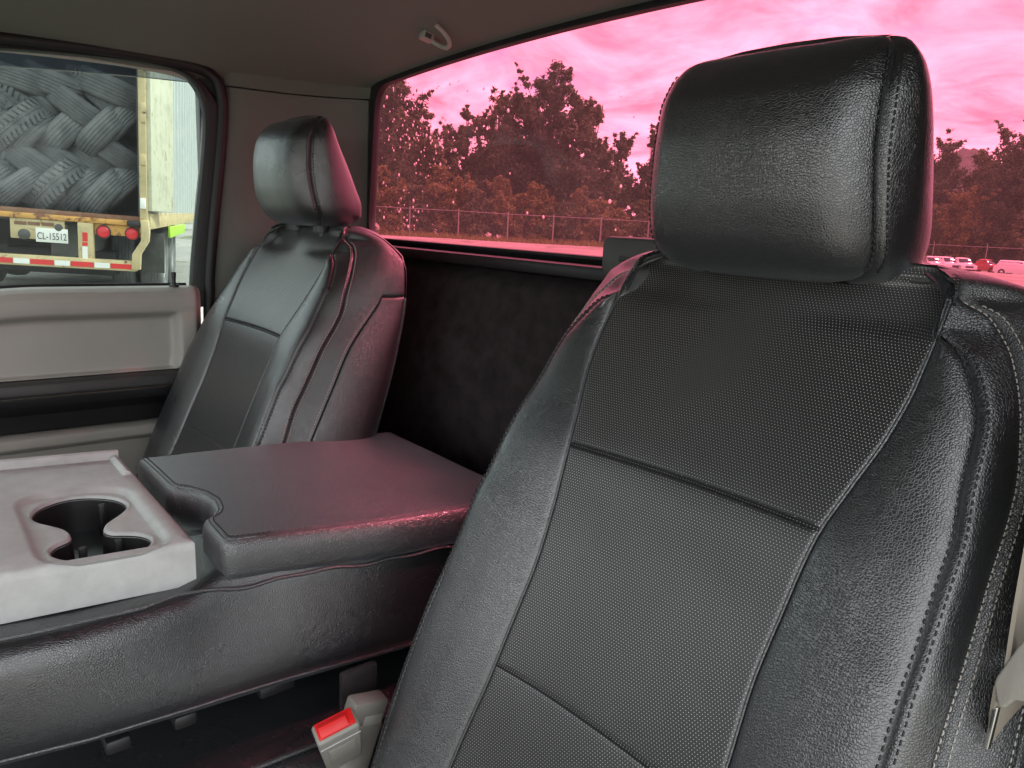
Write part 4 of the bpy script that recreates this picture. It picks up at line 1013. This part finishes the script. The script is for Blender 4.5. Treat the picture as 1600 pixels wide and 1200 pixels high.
fence('grey chain link fence in front of the bushes behind the truck', [410, 486, 562, 640, 716, 793, 864, 938, 1012, 1088, 1164], 47, 1.75, False)
fence('tall far fence with angled barbed arms behind the parked cars', [1210, 1292, 1375, 1458, 1541, 1624, 1710, 1795], 124, 3.3, True)

# ------------------------------------------------------------------ parked cars far off
CARW = simple('white_car_paint', (.74, .75, .75), .25, var=.02, coat=.5); CARR = simple('red_car_paint', (.30, .03, .03), .35, var=.02, coat=.5); CARG = simple('car_window_glass', (.02, .024, .03), .08, var=0)
def sweep_x(sections, ycrown=.06):
    """closed loft along y of (y, half width, z bottom, z top, taper)"""
    L = []
    for y, hw, z0, z1, tp in sections:
        L.append([(-hw, y, z0), (-hw, y, z0*.5+z1*.5), (-hw*tp, y, z1-.05), (-hw*tp+.08, y, z1), (0, y, z1+.03), (hw*tp-.08, y, z1), (hw*tp, y, z1-.05), (hw, y, z0*.5+z1*.5), (hw, y, z0)])
    return L
def car(px, d, hd_, kind, paint, label, scale=1.0):
    c = cdir(px, d); o = tag(empty('parked_car', (c[0], c[1], ghs(*c)), hd_), label, kind if kind != 'suv' else 'car', 'vehicles parked along the far fence')
    pick = kind == 'pickup truck'; n_ = 9
    hood = [(-2.45, .86, .42, .80, .95), (-2.4, .92, .38, .92, .95), (-1.5, .95, .36, 1.04, .95), (-1.0, .96, .36, 1.08, .95)]
    rest = [(.7, .96, .36, 1.10, .95), (2.3, .95, .38, 1.10 if pick else 1.12, .96), (2.45, .92, .42, 1.06, .96)]
    L = np.array(sweep_x(hood+rest)); V = L.reshape(-1, 3)
    b = MB(); F = [(i*n_+k, i*n_+(k+1) % n_, (i+1)*n_+(k+1) % n_, (i+1)*n_+k) for i in range(len(L)-1) for k in range(n_)]+[tuple(range(n_)), tuple(range(len(V)-1, len(V)-n_-1, -1))]
    b.add(V, F)
    for s in (-1, 1):
        for y in (-1.45, 1.5): b.lathe([(.40, -.03), (.46, -.02), (.46, .02), (.40, .03)], 20, 'x', (s*.95, y, .40), True)
    b.build('body', paint, o)
    end = .75 if pick else 2.30
    cab_ = [(-1.05, .86, 1.06, 1.09, .9), (-.35, .86, 1.06, 1.70, .84), (.2, .87, 1.06, 1.76, .84), (end-.35, .87, 1.06, 1.74, .84), (end, .86, 1.06, 1.1 if not pick else 1.5, .88)]
    L = np.array(sweep_x(cab_)); V = L.reshape(-1, 3); b = MB()
    b.add(V, [(i*n_+k, i*n_+(k+1) % n_, (i+1)*n_+(k+1) % n_, (i+1)*n_+k) for i in range(len(L)-1) for k in range(n_)]+[tuple(range(n_)), tuple(range(len(V)-1, len(V)-n_-1, -1))]); b.build('cabin', paint, o)
    for s in (-1, 1):
        for y0, y1 in (((-.45, .05), (.12, .60)) if pick else ((-.45, .3), (.38, 1.15), (1.22, 1.85))):
            rot = Matrix.Rotation(s*R(8), 3, 'Y'); boxo('side_window', (s*.815, (y0+y1)/2, 1.40), (.02, y1-y0, .40), CARG, o, .01, rot.inverted())
    boxo('windscreen', (0, -.72, 1.40), (1.36, .02, .72), CARG, o, .01, Matrix.Rotation(R(-48), 3, 'X'))
    boxo('rear_window', (0, end-.10 if not pick else end-.08, 1.42), (1.3, .03, .40), CARG, o, .01, Matrix.Rotation(R(22 if not pick else 8), 3, 'X'))
    if pick: boxo('bed', (0, 1.6, 1.09), (1.5, 1.45, .10), DGREYP, o, .02)
    for s in (-1, 1):
        for y in (-1.45, 1.5):
            b = MB(); b.lathe([(.20, -.11), (.36, -.11), (.39, -.07), (.39, .07), (.36, .11), (.20, .11)], 20, 'x', (s*.86, y, .39), True); w_ = b.build('wheel', RUBBER, o)
            b = MB(); b.lathe([(0, .10), (.10, .11), (.2, .09), (.22, -.05)], 14, 'x', (s*.86, y, .39)); q = b.build('rim', RIMM, w_)
        boxo('headlight', (s*.70, -2.44, .74), (.34, .06, .16), WHTT, o, .02); boxo('tail_light', (s*.78, 2.44, .88), (.16, .06, .26), LENS, o, .02)
    boxo('grille', (0, -2.45, .70), (.9, .05, .22), BLACKP, o, .02); boxo('bumper', (0, -2.47, .46), (1.75, .12, .18), DGREYP if not pick else CHROME, o, .03)
    if scale != 1: o.scale = (scale,)*3
    return o
car(1456, 106, R(48), 'suv', CARW, 'white car nearest the driver headrest in the far row')
car(1481, 110, R(48), 'suv', CARW, 'white car between the other white ones in the far row')
car(1506, 110, R(40), 'pickup truck', CARW, 'white pickup left of the red one by the far fence')
car(1543, 112, R(75), 'pickup truck', CARR, 'red pickup parked in front of the far fence post')
car(1598, 108, R(85), 'suv', CARW, 'white van like car at the right end of the far row', 1.05)

# ------------------------------------------------------------------ trees and bushes
def foliage(name, a, b__, c):
    m = bpy.data.materials.new(name); m.use_nodes = True; t = m.node_tree; bs = t.nodes['Principled BSDF']; bs.inputs['Roughness'].default_value = .6
    g = nn(t, 'ShaderNodeObjectInfo'); v = coords(t)
    n1 = noise(t, v, .55, 4, .6); n2 = nn(t, 'ShaderNodeTexWhiteNoise'); geo = nn(t, 'ShaderNodeNewGeometry')
    cr = ramp(t, geo.outputs['Random Per Island'], [(0, a), (.55, b__), (1, c)]); c2 = ramp(t, n1, [(.3, a), (.7, c)])
    mx = nn(t, 'ShaderNodeMix', data_type='RGBA'); mx.inputs['Factor'].default_value = .45; t.links.new(cr, mx.inputs[6]); t.links.new(c2, mx.inputs[7]); t.links.new(mx.outputs[2], bs.inputs['Base Color'])
    tl_ = nn(t, 'ShaderNodeBsdfTranslucent'); t.links.new(mx.outputs[2], tl_.inputs[0]); ms = nn(t, 'ShaderNodeMixShader'); ms.inputs[0].default_value = .45
    o = t.nodes['Material Output']; t.links.new(bs.outputs[0], ms.inputs[1]); t.links.new(tl_.outputs[0], ms.inputs[2]); t.links.new(ms.outputs[0], o.inputs[0])
    return m
LEAF_D = foliage('dark_foliage', (.046, .080, .034), (.072, .118, .050), (.105, .155, .068)); LEAF_M = foliage('mid_foliage', (.066, .105, .040), (.10, .150, .056), (.15, .195, .078)); LEAF_Y = foliage('yellow_green_foliage', (.12, .135, .040), (.185, .195, .056), (.24, .24, .078))
BARK = simple('bark', (.10, .08, .06), .9, 12, .02, .3)
def leaves(cl, rad, per, size, g_):
    """leaf clumps: rhombic faces scattered on and in each clump ball"""
    cnt = np.maximum(5, (per*np.clip(rad/np.median(rad), 0, 1.6)**2).astype(int)); idx = np.repeat(np.arange(len(cl)), cnt); n = len(idx)
    d = g_.normal(size=(n, 3)); d /= np.linalg.norm(d, axis=1, keepdims=True)
    r_ = rad[idx]*np.minimum(1.7, np.abs(g_.normal(0, .62, n))+.12); c = cl[idx]+d*r_[:, None]*np.array([1, 1, .8])
    nrm = d*.6+g_.normal(size=(n, 3))*.55+np.array([0, 0, .45]); nrm /= np.linalg.norm(nrm, axis=1, keepdims=True)
    a = np.cross(nrm, g_.normal(size=(n, 3))); a /= np.linalg.norm(a, axis=1, keepdims=True); b_ = np.cross(nrm, a)
    s = size*g_.uniform(.55, 1.35, n)[:, None]
    V = np.stack([c-a*s, c-b_*s*.45+nrm*s*.12, c+a*s, c+b_*s*.45+nrm*s*.12], 1).reshape(-1, 3)
    return V, np.arange(n*4).reshape(-1, 4)
def tree(px, toppy, wpx, d, leaf, label, conic=0.0, base=.12, per=46, nclump=90, leafsize=.20, seed=0, name='tree', cat='tree', group=None, rough=.35):
    g_ = np.random.default_rng(seed+int(px)); c = cdir(px, d); z0 = ghs(*c)-.1
    k = d/1182.
    hy_ = 335+.0495*(px-412); H = 1.5+(hy_-toppy)*k*1.02-z0; Wm = wpx*k/2
    o = tag(empty(name, (c[0], c[1], z0)), label, cat, group)
    # clumps in an uneven crown
    cl = []; rd = []
    nclump = int(nclump*1.5); per = int(per*1.9)
    nl = max(5, int(nclump/16)); lobes = []
    for i in range(nl):
        v = (i+.5)/nl*.86+.05; th = i*2.4+g_.uniform(-.5, .5)
        prof = (math.sin(math.pi*min(1, (v*.90+.10)**.70))**.7)*(1-conic)+conic*(1-v)**.8
        lr = Wm*prof*g_.uniform(.40, .58); ro = max(0, Wm*prof-lr*.75)*g_.uniform(.6, 1.15)
        lobes.append((np.array((ro*math.cos(th), ro*math.sin(th), H*(base+(1-base)*v))), lr, lr*g_.uniform(.75, 1.2)))
    lobes.append((np.array((0, 0, H*.42)), Wm*.55*(1-.4*conic), H*.38))
    vol = np.array([l[1]**1.6 for l in lobes]); vol /= vol.sum()
    for i in range(nclump):
        c_, lr, lh = lobes[g_.choice(len(lobes), p=vol)]
        d_ = g_.normal(size=3); d_ /= np.linalg.norm(d_); q = c_+d_*np.array((lr, lr, lh))*g_.uniform(.2, 1)**.45
        q[2] = min(max(q[2], .05*H), H*.985); cl.append(q); rd.append(max(.25, lr*.42)*g_.uniform(.6, 1.1))
    for i in range(int(nclump*.30)):     # leafy twigs that break up the outline
        c_, lr, lh = lobes[g_.integers(len(lobes)-1)]
        d_ = g_.normal(size=3)+np.array((0, 0, .6)); d_ /= np.linalg.norm(d_); q = c_+d_*np.array((lr, lr, lh))*.95
        tw = d_*.7+np.array((0, 0, .55))+g_.normal(size=3)*.25; ln = g_.uniform(.5, 1.3)*(d/60)*min(1, Wm/2.5)
        for k_ in range(4):
            p_ = q+tw*ln*(k_+.3)/3.2; p_[2] = max(p_[2], .03*H)
            if p_[2] < H*1.02: cl.append(p_); rd.append((.34-.07*k_)*(d/60)*min(1, Wm/2.5))
    for i in range(2):   # loose tips
        th = g_.uniform(0, 6.28); cl.append((Wm*.35*math.cos(th)*g_.uniform(0, 1), Wm*.35*math.sin(th)*g_.uniform(0, 1), H*g_.uniform(.93, 1.0))); rd.append(Wm*.10)
    cl = np.array(cl); rd = np.array(rd)
    V, F = leaves(cl, rd, per, leafsize, g_)
    mesh_np('crown', V, F, leaf, o, smooth=False)
    b = MB(); tr_ = max(.05, H*.018)
    b.tube([(0, 0, 0), (.02*H*.2, 0, H*.25), (-.01*H, .01*H, H*.5), (.01*H, 0, H*.85)], [tr_, tr_*.8, tr_*.55, tr_*.15], 7)
    for i in range(0, len(cl), 6):
        q = cl[i]; zz_ = max(.1*H, q[2]*.62); b.tube([(0, 0, zz_), (q[0]*.5, q[1]*.5, zz_*.45+q[2]*.55), tuple(q)], [tr_*.35, tr_*.22, tr_*.08], 5)
    b.build('trunk', BARK, o)
    return o
TG = 'trees behind the chain link fence'; BG = 'bushes along the chain link fence'
tree(612, 118, 150, 60, LEAF_D, 'dark dense tree at the left edge of the rear window', 0, .1, 60, 120, .17, 1, group=TG)
tree(560, 150, 120, 62, LEAF_D, 'dark tree hidden behind the left edge of the rear window', 0, .1, 40, 70, .2, 2, group=TG)
tree(655, 184, 120, 54, LEAF_M, 'rounded lighter tree in front of the dark left one', 0, .05, 60, 90, .16, 3, group=TG)
tree(725, 168, 46, 63, LEAF_D, 'narrow spiky tree between the left group and the large tree', .75, .1, 40, 80, .15, 4, group=TG)
tree(700, 205, 90, 60, LEAF_M, 'low tree filling the dip left of the large tree', 0, .05, 46, 80, .16, 15, group=TG)
tree(772, 152, 110, 62, LEAF_M, 'tall loose tree touching the left of the large tree', .15, .08, 50, 110, .16, 5, group=TG, rough=.6)
tree(850, 122, 175, 60, LEAF_D, 'largest tree with a loose leafy top in the middle of the rear window', .0, .05, 60, 190, .17, 6, group=TG, rough=.6)
tree(915, 170, 90, 63, LEAF_M, 'tree on the right shoulder of the largest tree', .1, .08, 50, 100, .16, 7, group=TG, rough=.6)
tree(962, 215, 80, 66, LEAF_D, 'lower tree beside the driver headrest', .3, .05, 46, 80, .16, 8, group=TG)
tree(1008, 205, 70, 66, LEAF_D, 'pointed tree half behind the driver headrest', .6, .05, 46, 80, .16, 9, group=TG)
tree(1090, 215, 150, 70, LEAF_M, 'broad tree behind the driver headrest', 0, .05, 36, 100, .2, 10, group=TG)
tree(1220, 225, 170, 85, LEAF_D, 'dark broad tree farther back behind the driver headrest', 0, .05, 36, 100, .22, 11, group=TG)
tree(1340, 240, 150, 105, LEAF_M, 'far tree behind the right half of the driver headrest', 0, .05, 36, 100, .25, 12, group=TG)
tree(1455, 236, 80, 138, LEAF_D, 'dark tree just right of the driver headrest', 0, .03, 50, 110, .22, 13, group=TG)
tree(1500, 262, 75, 142, LEAF_M, 'low tree under the far hill', 0, .03, 50, 100, .22, 14, group=TG)
tree(1570, 222, 120, 136, LEAF_D, 'tall dense tree at the right edge above the parked cars', .1, .03, 60, 150, .24, 16, group=TG)
tree(1640, 235, 110, 136, LEAF_M, 'tree beyond the right edge of the rear window', 0, .03, 40, 90, .25, 17, group=TG)
tree(1490, 312, 85, 130, LEAF_Y, 'yellowish bush under the trees behind the far fence', 0, .0, 46, 70, .18, 18, 'bush', 'bush', BG)
tree(1440, 330, 60, 130, LEAF_M, 'green bush behind the far fence beside the headrest', 0, .0, 46, 60, .18, 19, 'bush', 'bush', BG)
tree(1545, 330, 70, 130, LEAF_D, 'dark bush behind the red pickup', 0, .0, 46, 60, .18, 20, 'bush', 'bush', BG)
tree(1605, 338, 80, 130, LEAF_M, 'green bush above the car at the right edge', 0, .0, 46, 60, .18, 21, 'bush', 'bush', BG)
for i, (px, py, w, lf, lb) in enumerate(((600, 268, 85, LEAF_Y, 'feathery yellow green bush at the left edge of the rear window'), (650, 292, 70, LEAF_M, 'small green bush behind the left fence post'), (692, 266, 120, LEAF_Y, 'big spreading yellow green bush left of centre'), (745, 300, 70, LEAF_M, 'green bush below the narrow spiky tree'),
      (785, 282, 75, LEAF_Y, 'pale bush with an upright tip below the tall loose tree'), (835, 292, 85, LEAF_Y, 'yellow bush below the largest tree'), (880, 318, 70, LEAF_M, 'low green bush right of the second fence post'), (905, 292, 60, LEAF_Y, 'upright yellowish bush left of the driver headrest'), (950, 318, 80, LEAF_Y, 'orange lit low bush beside the driver headrest'), (1005, 318, 80, LEAF_M, 'green bush partly behind the driver headrest'), (1090, 310, 110, LEAF_Y, 'bush fully behind the driver headrest'), (555, 285, 70, LEAF_M, 'bush behind the passenger headrest'))):
    tree(px, py, w, 49.5+(i % 3)*.8, lf, lb, .15, .0, 44, 60, .13, 40+i, 'bush', 'bush', BG, .5)
# unseen trees added ahead of the truck to darken leather and glass reflections
src = [o for o in list(COL.objects) if o.get('category') == 'tree'][:6]
for i, (az, d) in enumerate(((204, 34), (214, 31), (224, 30), (235, 31))):
    q = src[i % 6]; c = q.copy(); COL.objects.link(c); x, y = d*math.sin(R(az)), d*math.cos(R(az)); c.location = (x, y, ghs(x, y)-.1); c.rotation_euler = (0, 0, i*1.3); c.scale = (1.25, 1.25, .95)
    for ch in q.children:
        k = ch.copy(); COL.objects.link(k); k.parent = c
    c['label'] = 'added unseen tree ahead of the truck that darkens reflections'; c['group'] = 'added trees that darken cab reflections'
# low weeds at the foot of the fence
n = 5000; tpx = rng.uniform(420, 1180, n); V = []
gpos = np.array([cdir(p, 47/max(.6, math.cos(math.atan((p-812)/1182.)-math.atan((793-812)/1182.)))+rng.uniform(-1.2, 2.2)) for p in tpx]); gz = gh(gpos[:, 0], gpos[:, 1])
a = rng.uniform(0, 6.28, n); h_ = rng.uniform(.08, .4, n); w_ = rng.uniform(.02, .06, n)
dx = np.stack([np.cos(a), np.sin(a), 0*a], 1)*w_[:, None]; base_ = np.c_[gpos, gz-.02]; tip = base_+np.stack([rng.normal(0, .1, n), rng.normal(0, .1, n), h_], 1)
V = np.stack([base_-dx, base_+dx, tip+dx*.2, tip-dx*.2], 1).reshape(-1, 3)
tag(mesh_np('weeds', V, np.arange(4*n).reshape(-1, 4), LEAF_Y, smooth=False), 'low weeds growing along the foot of the chain link fence', 'weeds', kind='stuff')
# far wooded belt and hills
HILLM, t_, b_ = mat('wooded_hill'); setp(b_, rough=1.0); v_ = coords(t_)
t_.links.new(ramp(t_, noise(t_, v_, .045, 8, .75), [(.35, (.05, .075, .06)), (.65, (.11, .135, .11))]), b_.inputs['Base Color']); bump(t_, b_, noise(t_, v_, .06, 8, .75), 6, 1)  # bluish tint in the colour stands in for distance haze
n = 220; pxs_ = np.linspace(-900, 2900, n); rows_ = 26; G = np.zeros((n, rows_, 3))
for i, px in enumerate(pxs_):
    hd_ = (px-812)/1182.; az = math.atan(hd_)
    ridge = 62+30*math.sin(px*.011+1.0)+22*math.sin(px*.0047+.5)+60*math.exp(-((px-1500)/55)**2)+34*math.exp(-((px-1430)/60)**2)
    for j in range(rows_):
        t = j/(rows_-1); dist = 560+t*700
        dirv = ray(px, 335+.0495*(px-412)); dirv = dirv[:2]/np.linalg.norm(dirv[:2]); p = CAM[:2]+dirv*dist
        zz_ = -4+ridge*math.sin(min(1, t*1.25)*math.pi/2)**1.3+(4*math.sin(px*.21+j)+3*math.sin(px*.53+2*j))*t
        G[i, j] = (p[0], p[1], zz_)
tag(mesh_np('hills', G, gridfaces(n, rows_), HILLM), kind='structure')
